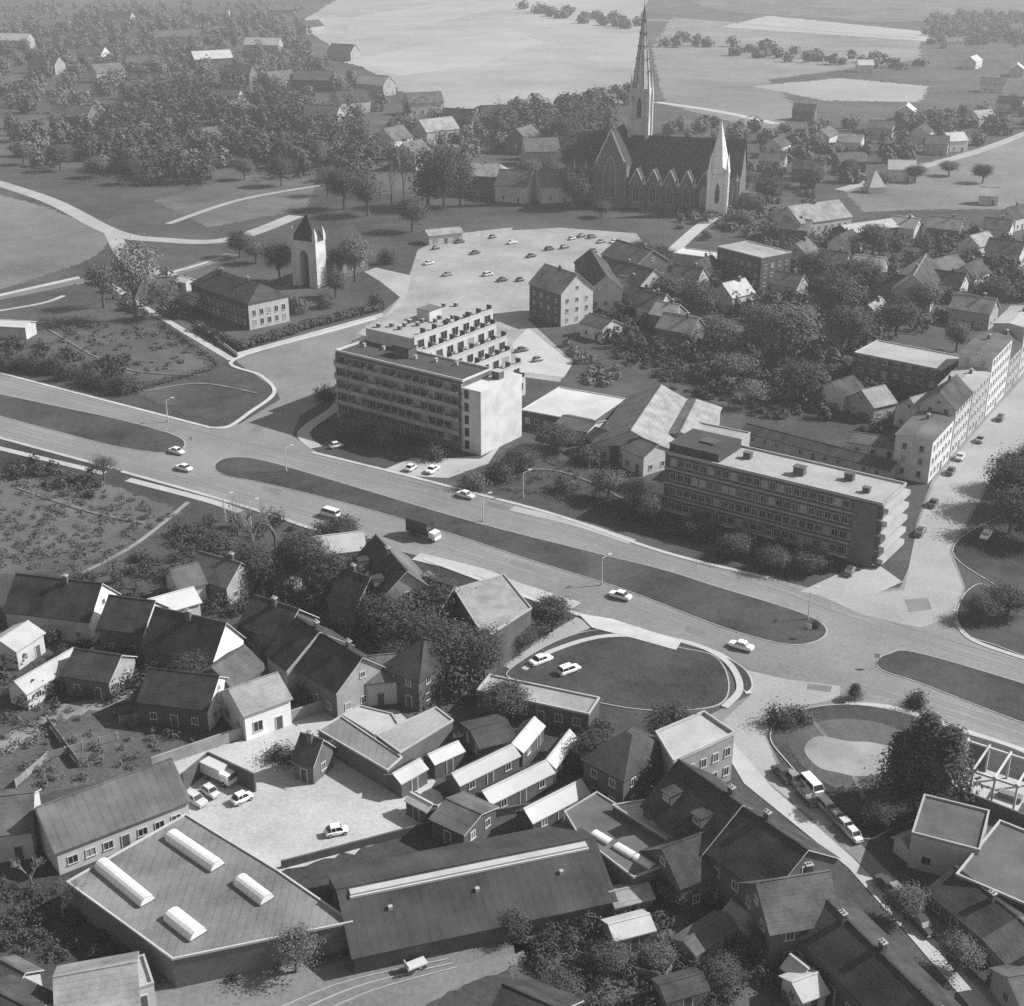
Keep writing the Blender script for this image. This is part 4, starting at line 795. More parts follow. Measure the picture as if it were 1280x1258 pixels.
# ---------------------------------------------------------------- houses below the main road
H = [('house with broad dark roof and white right gable at the frame edge', ((22, 718), (126, 730)), 9, 4.6, 10, 'roof_black', 'brick_pale', 'whitewash', {'chim': (.2,)}),
     ('square dark-roofed house beside the white-gabled one, pale verge', ((138, 745), (192, 752)), 8.5, 5, 9, 'roof_black', 'brick_dark', 'render_pale', {}),
     ('low house with dazzling pale roof among the dark houses', ((186, 750), (240, 735)), 5.5, 4, 6, 'white_roof', 'white', 'white', {}),
     ('tall dark-roofed house with bright blank white gable end', ((196, 760), (281, 779)), 9.5, 4.6, 9, 'roof_black', 'brick_dark', 'whitewash', {'chim': (0,), 'win': (0, 3)}),
     ('grey-roofed house right of the blank white gable', ((266, 834), (304, 808)), 6.5, 3.8, 8, 'roof_mid', 'brick', 'brick_pale', {}),
     ('low black-roofed house with small white gable in the gardens', ((188, 836), (272, 846)), 7, 4, 9, 'roof_black', 'brick_dark', 'whitewash', {}),
     ('white-fronted house with pale roof and dark openings above the yard lane', ((288, 862), (345, 842)), 7, 4.6, 8, 'roof_light', 'whitewash', 'render_pale', {'ww': 1.6, 'wh': 1.8}),
     ('house with slim pale gable, tall chimney and dark roof', ((372, 772), (398, 790)), 9.5, 5, 12, 'roof_black', 'brick_pale', 'brick_pale', {'chim': (.6,)}),
     ('dark double house with pale end gable beside the big black roof', ((398, 790), (452, 822)), 9, 5, 10, 'roof_black', 'brick', 'brick_pale', {'chim': (.3,)}),
     ('steep-roofed villa with dormers beside the main road', ((470, 670), (508, 714)), 11, 5.5, 12, 'roof_black', 'brick_pale', 'brick_pale', {'chim': (0,), 'nf': 2, 'dormer': 2, 'roof2': 'roof_mid'}),
     ('black hipped roof in deep shade in the middle of the gardens', ((505, 790), (552, 806)), 9, 5.5, 12, 'roof_black', 'brick_dark', 'brick_dark', {'hip': 4, 'nf': 2, 'roof2': 'roof_black'}),
     ('long house with pale roof facing the main road footpath', ((392, 672), (452, 665)), 6, 4, 7, 'roof_pale', 'white', 'white', {}),
     ('dark hipped cottage among bare trees near the main road', ((338, 678), (372, 690)), 7, 3.6, 8, 'roof_dark', 'brick', 'brick_pale', {'hip': 2.5}),
     ('grey cottage with bright side wall behind the low dazzling roof', ((214, 712), (246, 704)), 6.5, 4, 7, 'roof_mid', 'white', 'white', {}),
     ('long grey cottage roof in front of the grass field', ((250, 690), (300, 704)), 7, 4, 8, 'roof_mid', 'brick', 'brick_pale', {'chim': (.5,)}),
     ('pale bright house fragment at the frame edge below the dark roof', ((0, 800), (34, 778)), 5, 3.6, 6, 'roof_pale', 'white', 'white', {}),
     ('low pale lean-to house at the frame edge in the gardens', ((20, 852), (90, 812)), 4.4, 3, 4, 'roof_pale', 'white', 'white', {'win': (0,)}),
     ('small dark cottage between the frame edge houses and the gardens', ((95, 812), (150, 820)), 6, 3.6, 8, 'roof_dark', 'brick', 'brick_pale', {}),
     ('tall brick house with rear chimney beside the steep-roofed villa', ((430, 712), (462, 722)), 9, 5, 9, 'roof_black', 'brick', 'brick', {'chim': (-.4,)}),
     ('low brick house with white window bars facing the main road', ((508, 735), (535, 715)), 6, 4, 7, 'roof_mid', 'white', 'white', {'ww': 1.5}),
     ('gabled cottage with pale wall between the black roofs', ((450, 822), (492, 818)), 6.5, 4.2, 8, 'roof_mid', 'render_pale', 'render_pale', {}),
     ('dark terrace house behind the chimney house', ((320, 745), (372, 762)), 8.5, 5, 9, 'roof_black', 'brick_dark', 'brick', {'chim': (0,)}),
     ('dark cottage wedged between villa and broad pale roof', ((530, 722), (566, 734)), 8, 5, 8, 'roof_black', 'brick_dark', 'brick', {})]
for lab, rd, hr, he, w, rf, wl, gw, kw in H: G('house', lab, rd, hr, he, w, rf, wl, gwall=gw, **kw)
polyflat('pale_flat_house', 'house with broad pale grey flat roof beside the main road footpath', [(568, 736), (606, 797), (664, 760), (630, 718)], 7.5, 'roof_light', 'brick_dark', 'house', rim='concrete')
flat('long_garage', 'long low building with pale flat roof edge beside the triangular green', (596, 862), (736, 892), 5, 3.6, 'gravel_roof', 'brick_dark', 'garage', win=(0,), dens=3, rim='render_pale')
# ---------------------------------------------------------------- factory quarter
G('long_workshop', 'long workshop with wide grey pitched roof behind the skylight factory', ((48, 1010), (212, 950)), 7.5, 3.8, 10, 'sheet', 'render_pale', 'workshop', dens=2.4, win=(0, 1, 2), ww=1.4)
G('gable_workshop', 'gabled workshop with pale walls at the frame edge beside the long workshop', ((-30, 1000), (40, 992)), 7, 4.4, 9, 'roof_mid', 'render_pale', 'workshop', dens=2.4)
f = polyflat('skylight_factory', 'flat-roofed factory hall with four white barrel skylights', [(232, 1018), (347, 1088), (440, 1152), (216, 1198), (84, 1102)], 4.4, 'bitumen_pale', 'brick', 'factory', rim='render_pale')
def barrel(root, a, b_, c, z, h=.9):
    A, u, n, L, D = rect(a, b_, c, z); mb = MB(); N_ = 8
    if D < 0: A = A + n * D; D = -D
    o = A - root.location; o.z = z - .2
    ring = [(D / 2 - D / 2 * math.cos(math.pi * k / N_), h * math.sin(math.pi * k / N_) + .25) for k in range(N_ + 1)]
    pt = lambda x, r: tuple(Vector((o.x, o.y, o.z)) + u * x + n * r[0] + Vector((0, 0, r[1])))
    for k in range(N_): mb.face([pt(0, ring[k]), pt(L, ring[k]), pt(L, ring[k + 1]), pt(0, ring[k + 1])][::1], 'glass_roof')
    for x in (0, L): mb.face([pt(x, r) for r in ring], 'glass_roof')
    for y in (0, D): mb.face([pt(0, (y, .25)), pt(L, (y, .25)), pt(L, (y, 0)), pt(0, (y, 0))], 'trim')
    for q in range(int(L / .9) + 1):
        for k in range(N_): mb.tube(pt(q * L / int(L / .9), ring[k]), pt(q * L / int(L / .9), ring[k + 1]), .035, .035, 'trim', 3)
    return mb.build('skylight', root)
barrel(f, (118, 1086), (176, 1134), (140, 1080), 4.4); barrel(f, (206, 1050), (264, 1090), (228, 1044), 4.4); barrel(f, (292, 1106), (326, 1132), (314, 1100), 4.4); barrel(f, (204, 1150), (238, 1177), (228, 1140), 4.4)
hall = G('factory_hall', 'long grey factory hall with one bright skylight strip along its ridge', ((424, 1112), (740, 1048)), 6., 2.6, 16., 'sheet_dark', 'brick_dark', 'factory', win=())
hl = (P(424, 1112, 6.) - P(740, 1048, 6.)).length
MB().box((0, 0, 0), (hl - 2.2, 1.0, .3), 'roof_pale').box((0, 0, -.25), (hl - 2., 1.4, .3), 'trim').build('ridge_skylight', hall).location = (0, -.9, 5.95)
for k in range(3): MB().box((0, 0, .3), (.5, .5, .9), 'metal').build('roof_vent', hall).location = (-hl / 3 + k * hl / 3, -3.6, 4.3)
polyflat('yard_shed', 'pale flat-roofed shed wing along the factory yard', [(398, 912), (426, 895), (502, 946), (484, 962)], 3.4, 'bitumen_pale', 'brick', 'shed', rim='concrete')
polyflat('yard_shed', 'pale flat-roofed shed joined at right angles to the yard wing', [(470, 918), (545, 884), (566, 900), (500, 940)], 3.7, 'gravel_roof', 'brick', 'shed', rim='concrete')
polyflat('yard_shed', 'bright rounded flat roof at the top of the factory yard', [(428, 893), (450, 882), (490, 892), (498, 905), (468, 918)], 3., 'roof_pale', 'brick_pale', 'shed', rim='concrete')
G('yard_hut', 'small dark hut with pale chimney pots at the yard entrance', ((378, 918), (402, 925)), 6, 3.4, 5, 'roof_dark', 'brick', 'hut', chim=(0,))
SH = [(((492, 968), (524, 950)), 4., 2.8, 4.8, 'small sawtooth shed with white roof next to the yard wing'), (((536, 944), (572, 928)), 4., 2.8, 4.4, 'second small sawtooth shed with white roof above the yard wing'),
      (((566, 968), (640, 932)), 4.2, 2.8, 4.8, 'long sawtooth shed with white slope, lower half of the bent row'), (((641, 930), (668, 898)), 4.2, 2.8, 4.8, 'sawtooth shed with white slope, upper half of the bent row'),
      (((604, 990), (682, 952)), 4.2, 2.8, 5.2, 'broad sawtooth shed with white slope in the middle row'), (((684, 950), (712, 914)), 4.2, 2.8, 3.6, 'narrow upper end of the middle sawtooth row'),
      (((656, 1012), (726, 976)), 4.4, 2.8, 5., 'nearest long sawtooth shed with white slope beside the factory hall'), (((514, 992), (540, 1006)), 3.6, 2.6, 3.2, 'little white-roofed lean-to at the yard edge')]
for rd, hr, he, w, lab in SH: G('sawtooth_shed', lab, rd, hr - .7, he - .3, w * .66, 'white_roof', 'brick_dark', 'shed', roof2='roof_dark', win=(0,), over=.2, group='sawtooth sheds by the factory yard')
G('brick_store', 'low dark store between yard and sawtooth sheds', ((560, 1000), (600, 1018)), 4, 3, 7, 'roof_mid', 'brick_dark', 'shed'); G('brick_store', 'grey store roof behind the bent sawtooth row', ((590, 912), (632, 902)), 4, 3, 7, 'roof_dark', 'brick', 'shed')
f = polyflat('strip_light_workshop', 'low workshop with three white roof lights in a row beside the factory hall', [(706, 1014), (746, 990), (868, 1066), (792, 1096), (724, 1044)], 4.4, 'bitumen', 'brick_dark', 'workshop')
for a, b_, c in (((738, 1044), (758, 1056), (746, 1038)), ((766, 1060), (788, 1073), (774, 1054)), ((790, 1074), (812, 1087), (798, 1068))):
    barrel(f, a, b_, c, 4.4, .3)
polyflat('pale_roof_store', 'store with bright pale flat roof behind the three roof lights', [(766, 1006), (842, 994), (886, 1038), (834, 1048)], 5.2, 'roof_pale', 'brick_dark', 'building')
f = polyflat('corner_shop_block', 'corner block with pale flat roof and parapet at the street mouth', [(820, 914), (880, 889), (918, 915), (842, 950)], 8, 'roof_pale', 'brick_pale', 'building', rim='render_pale', parapet=.5)
c_ = f.location; 
A, B_ = P(842, 950, 8), P(918, 915, 8); d = (B_ - A); ln = d.length; d.normalize(); a_ = math.atan2(d.y, d.x)
for fl in range(2):
    for k in range(5): q = A + d * ln * (k + .5) / 5 - c_; put('window', win_mesh(1.1, 1.5), f, (q.x + d.y * .02, q.y - d.x * .02, 1.2 + fl * 3.2), a_)
G('corner_house', 'dark hipped house behind the corner block beside the triangular green', ((762, 906), (812, 930)), 9, 6, 11, 'roof_dark', 'brick_dark', hip=3, nf=2)
G('street_roof', 'great dark roof with two dormers along the lower street', ((850, 952), (926, 1006)), 11, 6.5, 12, 'roof_black', 'brick_dark', 'building', nf=2, dormer=2, chim=(.6,))
G('street_roof', 'second great dark roof down the lower street, next to the dormered one', ((928, 1008), (1008, 1062)), 10.5, 6.5, 12, 'roof_black', 'brick_dark', 'building', nf=2, chim=(-.3,))
G('rear_wing', 'dark rear wing behind the dormered roof', ((830, 1060), (900, 1034)), 7.5, 4.5, 8, 'roof_dark', 'brick_dark', 'building', roof2='roof_mid')
G('street_house', 'brick house with pale verge below the great dark roofs', ((948, 1104), (1034, 1090)), 9, 5.5, 9, 'roof_mid', 'brick', chim=(.5,), nf=2)
G('street_house', 'long black roof running down the lower street to the frame corner', ((1030, 1122), (1148, 1238)), 7, 4.4, 9, 'roof_black', 'brick_dark', nf=1, chim=(-.5, .2))
G('street_house', 'last dark roof along the lower street at the bottom frame edge', ((1152, 1242), (1214, 1302)), 7, 4.4, 9, 'roof_black', 'brick_dark', nf=1, chim=(0,))
G('yard_extension', 'pale-edged rear extension in the dark backyards', ((1010, 1158), (1046, 1140)), 4.5, 3.2, 4, 'roof_mid', 'brick_pale', 'shed'); G('yard_extension', 'small bright lean-to roof at the bottom of the backyards', ((992, 1228), (1020, 1218)), 3.5, 2.6, 4, 'roof_pale', 'white', 'shed')
G('yard_extension', 'narrow bright outhouse roof beside the backyard wall', ((990, 1196), (1008, 1210)), 3.5, 2.6, 2.4, 'roof_pale', 'brick_pale', 'shed'); G('yard_extension', 'grey outhouse beside the long black street roof', ((1100, 1196), (1116, 1180)), 4, 3, 4, 'roof_mid', 'brick', 'shed')
for i, (x, y, l, a, rf, lab) in enumerate([(785, 1135, 5, 20, 'roof_light', 'square garden hut with pale roof in the dark allotments'), (785, 1175, 5, 20, 'roof_pale', 'brightest garden hut in the dark allotments'), (880, 1185, 7, 40, 'roof_mid', 'largest grey garden hut in the allotments'),
     (930, 1165, 4.5, -50, 'roof_light', 'slim pale garden hut beside the largest one'), (885, 1115, 5, 30, 'roof_mid', 'garden hut with pale angled verge near the rear wing'), (850, 1250, 5, 20, 'roof_dark', 'dark garden hut at the bottom frame edge')]):
    G('garden_hut', lab, (x, y, l, a), 3, 2.2, 3.6, rf, 'timber', 'hut', win=(0,), over=.25)
G('bottom_house', 'dark-roofed house with pale verge at the bottom frame edge', ((632, 1232), (700, 1262)), 6.5, 4, 9, 'roof_black', 'brick')
G('corner_bungalow', 'pale bungalow in the lower frame corner with bright gable', ((70, 1222), (168, 1204)), 6.5, 4, 9, 'roof_light', 'white', dens=3); flat('corner_bungalow', 'low bright-walled annex beside the pale bungalow', (160, 1238), (192, 1228), 5, 3.6, 'gravel_roof', 'white', 'house', win=(0, 1))
G('corner_bungalow', 'small bright-edged shed at the lower frame corner', ((0, 1200), (30, 1216)), 4, 2.8, 4, 'roof_mid', 'white', 'shed'); G('corner_bungalow', 'dark-roofed cottage cut by the lower frame corner', ((-20, 1232), (40, 1262)), 5.5, 3.6, 8, 'roof_dark', 'render_pale')
# right bottom block
flat('flat_workshop', 'wide grey flat-roofed workshop with small roof lights at the right edge', (1195, 1092), (1330, 1150), 14, 5, 'bitumen', 'brick', 'workshop', win=(0,))
flat('flat_workshop', 'grey flat-roofed block below the skeletal frame', (1140, 1040), (1225, 1062), 9, 5.5, 'bitumen', 'render_pale', 'workshop', win=(0, 3))
G('pale_hut', 'small pale hut at the tip of the oval green', (1134, 1068, 2.6, 30), 3., 2.3, 2.6, 'roof_light', 'white', 'hut', win=())
G('street_house', 'grey roof along the far side of the lower street', ((1276, 1150), (1350, 1225)), 4.8, 3, 9, 'roof_mid', 'brick_pale', nf=1, chim=(0,)); G('street_house', 'dark roof at the tip between street and flat workshops', ((1196, 1086), (1270, 1145)), 4.6, 2.8, 9, 'roof_dark', 'brick', chim=(.3,))
G('street_house', 'pale-fronted house in the lower right frame corner', ((1262, 1222), (1320, 1212)), 4.5, 3, 6, 'roof_mid', 'render_pale')
# building under construction
fr = empty('building_frame', tuple(P(1235, 985)), R(-35)); tag(fr, 'pale skeletal building frame of posts and beams on the oval green', 'structure')
fx = [-4.5, -1.5, 1.5, 4.5]
for x in fx:
    for y in (-3.5, 3.5): MB().box((x, y, 2), (.28, .28, 4), 'white').build('post', fr)
for y in (-3.5, 3.5): MB().box((0, y, 4.16), (9.8, .32, .3), 'white').build('beam', fr)
for x in fx: MB().box((x, 0, 4.45), (.24, 7.6, .26), 'white').build('beam', fr)
MB().box((0, 0, .1), (10, 8, .2), 'concrete').build('floor_slab', fr); MB().box((-2.9, 3.45, 2), (2.6, .2, 3.9), 'brick').build('wall_panel', fr)
for k, (x, y) in enumerate(((1205, 962), (1262, 1000))):
    o = empty('material_stack', tuple(P(x, y))); tag(o, ('stack of boards beside the skeletal frame', 'second stack of boards below the skeletal frame')[k], 'stack')
    for q in range(4): MB().box((0, .05 * (q % 2), .45 + .17 * q), (3.2, 1.2, .15), 'timber', R(-35)).build('board', o)
    for q in (-1, 1): MB().box((q * .9, -q * .6, .28), (.15, 1., .16), 'timber', R(-35)).build('bearer', o)
# walls and fences
def wall(px, h, t, m, label, name='boundary_wall'):
    o = strip(name, px, t, 0, h, m, smooth=False, st=False); return tag(o, label, 'wall')
wall([(190, 962), (300, 924), (432, 880)], 2., .3, 'brick_pale', 'pale yard wall along the lane above the factory yard')
wall([(352, 1086), (540, 1036), (700, 1006)], 1.2, .3, 'brick_dark', 'brick wall between factory yard and factory hall'); wall([(230, 990), (262, 962), (320, 990)], 3., .3, 'brick_dark', 'dark screen wall around the parked lorries')
wall([(246, 408), (297, 446), (478, 396)], 1.1, .4, 'render_pale', 'low pale wall around the manor lawn'); wall([(570, 298), (640, 290)], 1.6, .4, 'white', 'white wall along the far side of the square'); wall([(1190, 1000), (1290, 1040)], 2.2, .3, 'brick_dark', 'dark wall behind the skeletal frame')
wall([(720, 1085), (900, 1130), (990, 1108)], 1.6, .25, 'brick_pale', 'pale curving wall through the allotments'); wall([(1002, 1185), (1060, 1232), (1048, 1250)], 1.8, .25, 'render_pale', 'pale backyard wall at the bottom'); wall([(860, 545), (930, 553)], 1.8, .25, 'white', 'white screen wall by the rear workshop')
for k, (px, l) in enumerate((([(0, 870), (60, 862), (120, 850)], 'board fence through the gardens below the dark roofs'), ([(20, 985), (60, 950), (150, 925)], 'board fence behind the long workshop'), ([(150, 905), (230, 895)], 'short board fence beside the black-roofed low house'), ([(60, 905), (100, 960)], 'board fence across the vegetable garden'), ([(300, 720), (340, 735), (350, 760)], 'board fence behind the blank white gable'), ([(700, 1150), (760, 1160), (830, 1150)], 'board fence between the two pale garden huts'), ([(720, 1200), (830, 1230), (850, 1200)], 'board fence in the lower allotments'), ([(930, 1130), (960, 1180), (900, 1210)], 'board fence behind the largest garden hut'), ([(830, 470), (900, 470), (960, 490)], 'garden fence above the folded-roof hall'), ([(1010, 430), (1060, 465), (1120, 470)], 'garden fence in front of the dark warehouse'), ([(430, 870), (480, 862), (530, 875)], 'fence above the yard sheds'))):
    pts = [P(x, y) for x, y in px]; o = empty('board_fence', tuple(pts[0])); tag(o, l, 'fence')
    for a, b_ in zip(pts, pts[1:]):
        d = b_ - a; m_ = (a + b_) / 2 - pts[0]; MB().box((m_.x, m_.y, .75), (d.length, .07, 1.2), 'timber', math.atan2(d.y, d.x)).build('board_panel', o)
        for q in range(int(d.length / 2.5) + 1): w_ = a + d * (q * 2.5 / d.length) - pts[0]; MB().box((w_.x, w_.y, .75), (.14, .14, 1.5), 'concrete').build('post', o)
# ---------------------------------------------------------------- street furniture
def lamp(px, py, label, h=7.5):
    p = P(px, py); o = empty('street_lamp', (p.x, p.y, 0)); tag(o, label, 'street lamp', 'street lamps on the main road')
    MB().tube((0, 0, 0), (0, 0, h), .13, .08, 'white', 8).build('post', o); MB().tube((0, 0, h), (1.2, .8, h + .4), .06, .05, 'white', 6).build('arm', o); MB().box((1.4, .95, h + .42), (.9, .35, .16), 'trim', .6).build('lamp_head', o); MB().tube((0, 0, 0), (0, 0, .7), .2, .18, 'concrete', 8).build('base', o)
for x, y, l in ((604, 652, 'white street lamp on the long median opposite the forecourt'), (654, 622, 'white street lamp on the footpath by the dark lawn'), (282, 652, 'white street lamp below the first median gap'), (752, 732, 'street lamp on the long median near the oncoming car'), (358, 590, 'street lamp at the start of the long median'), (314, 660, 'street lamp among bare trees below the road'), (1010, 775, 'street lamp at the end of the long median'), (210, 528, 'street lamp on the verge left of the side road')): lamp(x, y, l, 5.5)
def sign(px, py, label):
    p = P(px, py); o = empty('road_sign', (p.x, p.y, 0), R(-35)); tag(o, label, 'sign'); MB().tube((0, 0, 0), (0, 0, 2.6), .05, .05, 'metal', 6).build('post', o); MB().box((0, -.07, 2.3), (.9, .05, .9), 'white').build('sign_plate', o)
sign(1095, 835, 'small sign at the tip of the right-hand median'); sign(1010, 798, 'small sign at the rounded end of the long median'); sign(240, 560, 'small sign at the tip of the left median')
# ---------------------------------------------------------------- vehicles
RD = (300, 80)                                        # along the main road
C_ = car
def rc(x, y, l, tone='light', kind='saloon', back=False):
    C_(x, y, (x + RD[0], y + 84) if not back else (x - RD[0], y - 84), l, tone, kind)
rc(221, 567, 'light saloon rounding the tip of the left median', 'white'); rc(230, 588, 'light car below the left median on the near carriageway', 'white', back=True); rc(413, 646, 'light van on the near carriageway left of the dark lorry', 'white', 'van', back=True)
rc(582, 622, 'light saloon alone on the far carriageway', 'white'); rc(775, 748, 'white car on the near carriageway, middle of the long median', 'white', back=True); rc(926, 811, 'white car nearest the street mouth on the near carriageway', 'white', back=True)
lorry(530, 672, (600, 695), 'dark box lorry with pale cab on the near carriageway', 'black', 'white', 7.5, 3.6)
C_(514, 588, (560, 560), 'white car parked on the forecourt of the apartment block, nearer the junction', 'white', 'mini'); C_(541, 590, (585, 562), 'white car parked on the forecourt of the apartment block, nearer the lamp', 'white')
C_(676, 829, (740, 805), 'white car parked on the lane by the triangular green', 'white', 'saloon'); C_(711, 841, (775, 818), 'second white car parked beside the triangular green', 'white', 'estate')
C_(421, 1043, (460, 1035), 'lone light car standing in the factory yard', 'white', 'mini')
lorry(275, 975, (330, 1000), 'white box lorry behind the dark screen wall', 'light', 'white', 5.2, 2.6); C_(263, 994, (300, 1020), 'light car in the shade of the screen wall', 'light', 'mini'); C_(244, 1003, (282, 1026), 'light car by the screen wall end, next to the factory roof', 'light'); C_(303, 1002, (340, 985), 'white car at the open end of the screen wall', 'white', 'mini')
SS = [(978, 972, 'dark', 'saloon', 'dark saloon at the top of the parked row by the oval green'), (992, 978, 'grey', 'saloon', 'grey saloon second in the row by the oval green'), (1014, 988, 'white', 'van', 'white van parked by the oval green'), (1008, 1000, 'dark', 'saloon', 'dark car against the pavement opposite the white van'),
      (1034, 1014, 'light', 'estate', 'light estate car below the white van'), (1045, 1026, 'grey', 'saloon', 'grey car in the middle of the lower street row'), (1056, 1036, 'light', 'saloon', 'light car near the dark roof tip'), (1066, 1048, 'white', 'mini', 'small white car at the lower end of the upper street row'),
      (1108, 1112, 'dark', 'saloon', 'dark car parked at the crest of the lower street'), (1124, 1124, 'grey', 'estate', 'grey estate car on the lower street under a tree'), (1140, 1146, 'white', 'mini', 'small white car on the lower street'), (1152, 1160, 'dark', 'saloon', 'dark saloon where the lower street narrows'),
      (1205, 1196, 'grey', 'saloon', 'grey saloon near the lower street corner'), (1222, 1214, 'light', 'saloon', 'light saloon near the bottom frame corner'), (1252, 1240, 'dark', 'estate', 'dark estate car at the bottom frame corner')]
for x, y, t, k, l in SS: C_(x, y, (x + 40, y + 42), l, t, k)
RS = [(1166, 632, 'dark', 'dark car turning out of the bright street by the office block'), (1200, 574, 'light', 'light car halfway up the bright street'), (1188, 592, 'dark', 'dark car beside the terrace foot'), (1225, 552, 'grey', 'grey car higher up the bright street'), (1250, 525, 'dark', 'dark car far up the bright street at the frame edge'),
      (1232, 672, 'white', 'white car below the dark trees at the frame edge'), (1150, 668, 'dark', 'dark car parked at the striped end wall'), (1062, 717, 'dark', 'dark car parked before the office block corner')]
for x, y, t, l in RS: C_(x, y, (x + 60, y - 85), l, t)
# cars on the square
for x, y, t, k, l in [(594, 318, 'dark', 'saloon', 'lone dark car in the open middle of the square'), (536, 331, 'light', 'saloon', 'light car near the lodge on the square'), (687, 313, 'black', 'estate', 'black car, front one of the pair on the square'), (706, 311, 'dark', 'estate', 'dark car, rear one of the pair on the square'), (727, 297, 'dark', 'saloon', 'dark car at the far edge of the square'),
      (752, 304, 'grey', 'saloon', 'grey car at the far edge of the square by the church'), (742, 316, 'dark', 'mini', 'small dark car near the row house on the square'), (770, 318, 'dark', 'saloon', 'dark car beside the wide grey house'), (706, 368, 'black', 'mini', 'small black car before the white house front'), (652, 440, 'dark', 'saloon', 'dark car on the bright corner behind the apartment wing'), (672, 452, 'grey', 'mini', 'grey car on the bright corner behind the apartment wing'),
      (545, 312, 'dark', 'mini', 'small dark car by the lodge wall'), (640, 305, 'light', 'saloon', 'light car crossing the square'), (664, 322, 'dark', 'saloon', 'dark car in the middle of the square left of the pair'), (650, 352, 'dark', 'mini', 'small dark car in front of the tall house in the square'), (610, 345, 'light', 'estate', 'light estate car behind the stepped terraces'), (628, 352, 'black', 'saloon', 'black saloon behind the stepped terraces'), (560, 345, 'grey', 'saloon', 'grey saloon left of the stepped terraces'), (575, 304, 'dark', 'saloon', 'dark saloon by the white square wall'), (616, 298, 'grey', 'mini', 'small grey car by the white square wall'), (715, 300, 'light', 'mini', 'small light car at the far edge of the square'), (740, 298, 'dark', 'estate', 'dark estate car at the far edge of the square'), (768, 304, 'light', 'saloon', 'light saloon at the church corner of the square'), (420, 560, 'light', 'mini', 'small light car on the verge left of the apartment block')]: C_(x, y, (x + 40, y - 8), l, t, k, parts=False)
# figure of a pale handcart by the rails
kp = P(520, 1212); o = empty('flat_wagon', (kp.x, kp.y, .1), R(30)); tag(o, 'small white flat wagon standing on the rails at the bottom', 'wagon'); MB().box((0, 0, .75), (2.6, 1.3, .18), 'white').build('deck', o); MB().box((-1.2, 0, 1.1), (.1, 1.3, .6), 'white').build('end_board', o)
wh = MB().tube((0, -.05, 0), (0, .05, 0), .3, .3, 'dark_metal', 12).mesh('wheel')
for x in (-.8, .8):
    for y in (-.6, .6): q = link('wheel', wh, o); q.location = (x, y, .33)
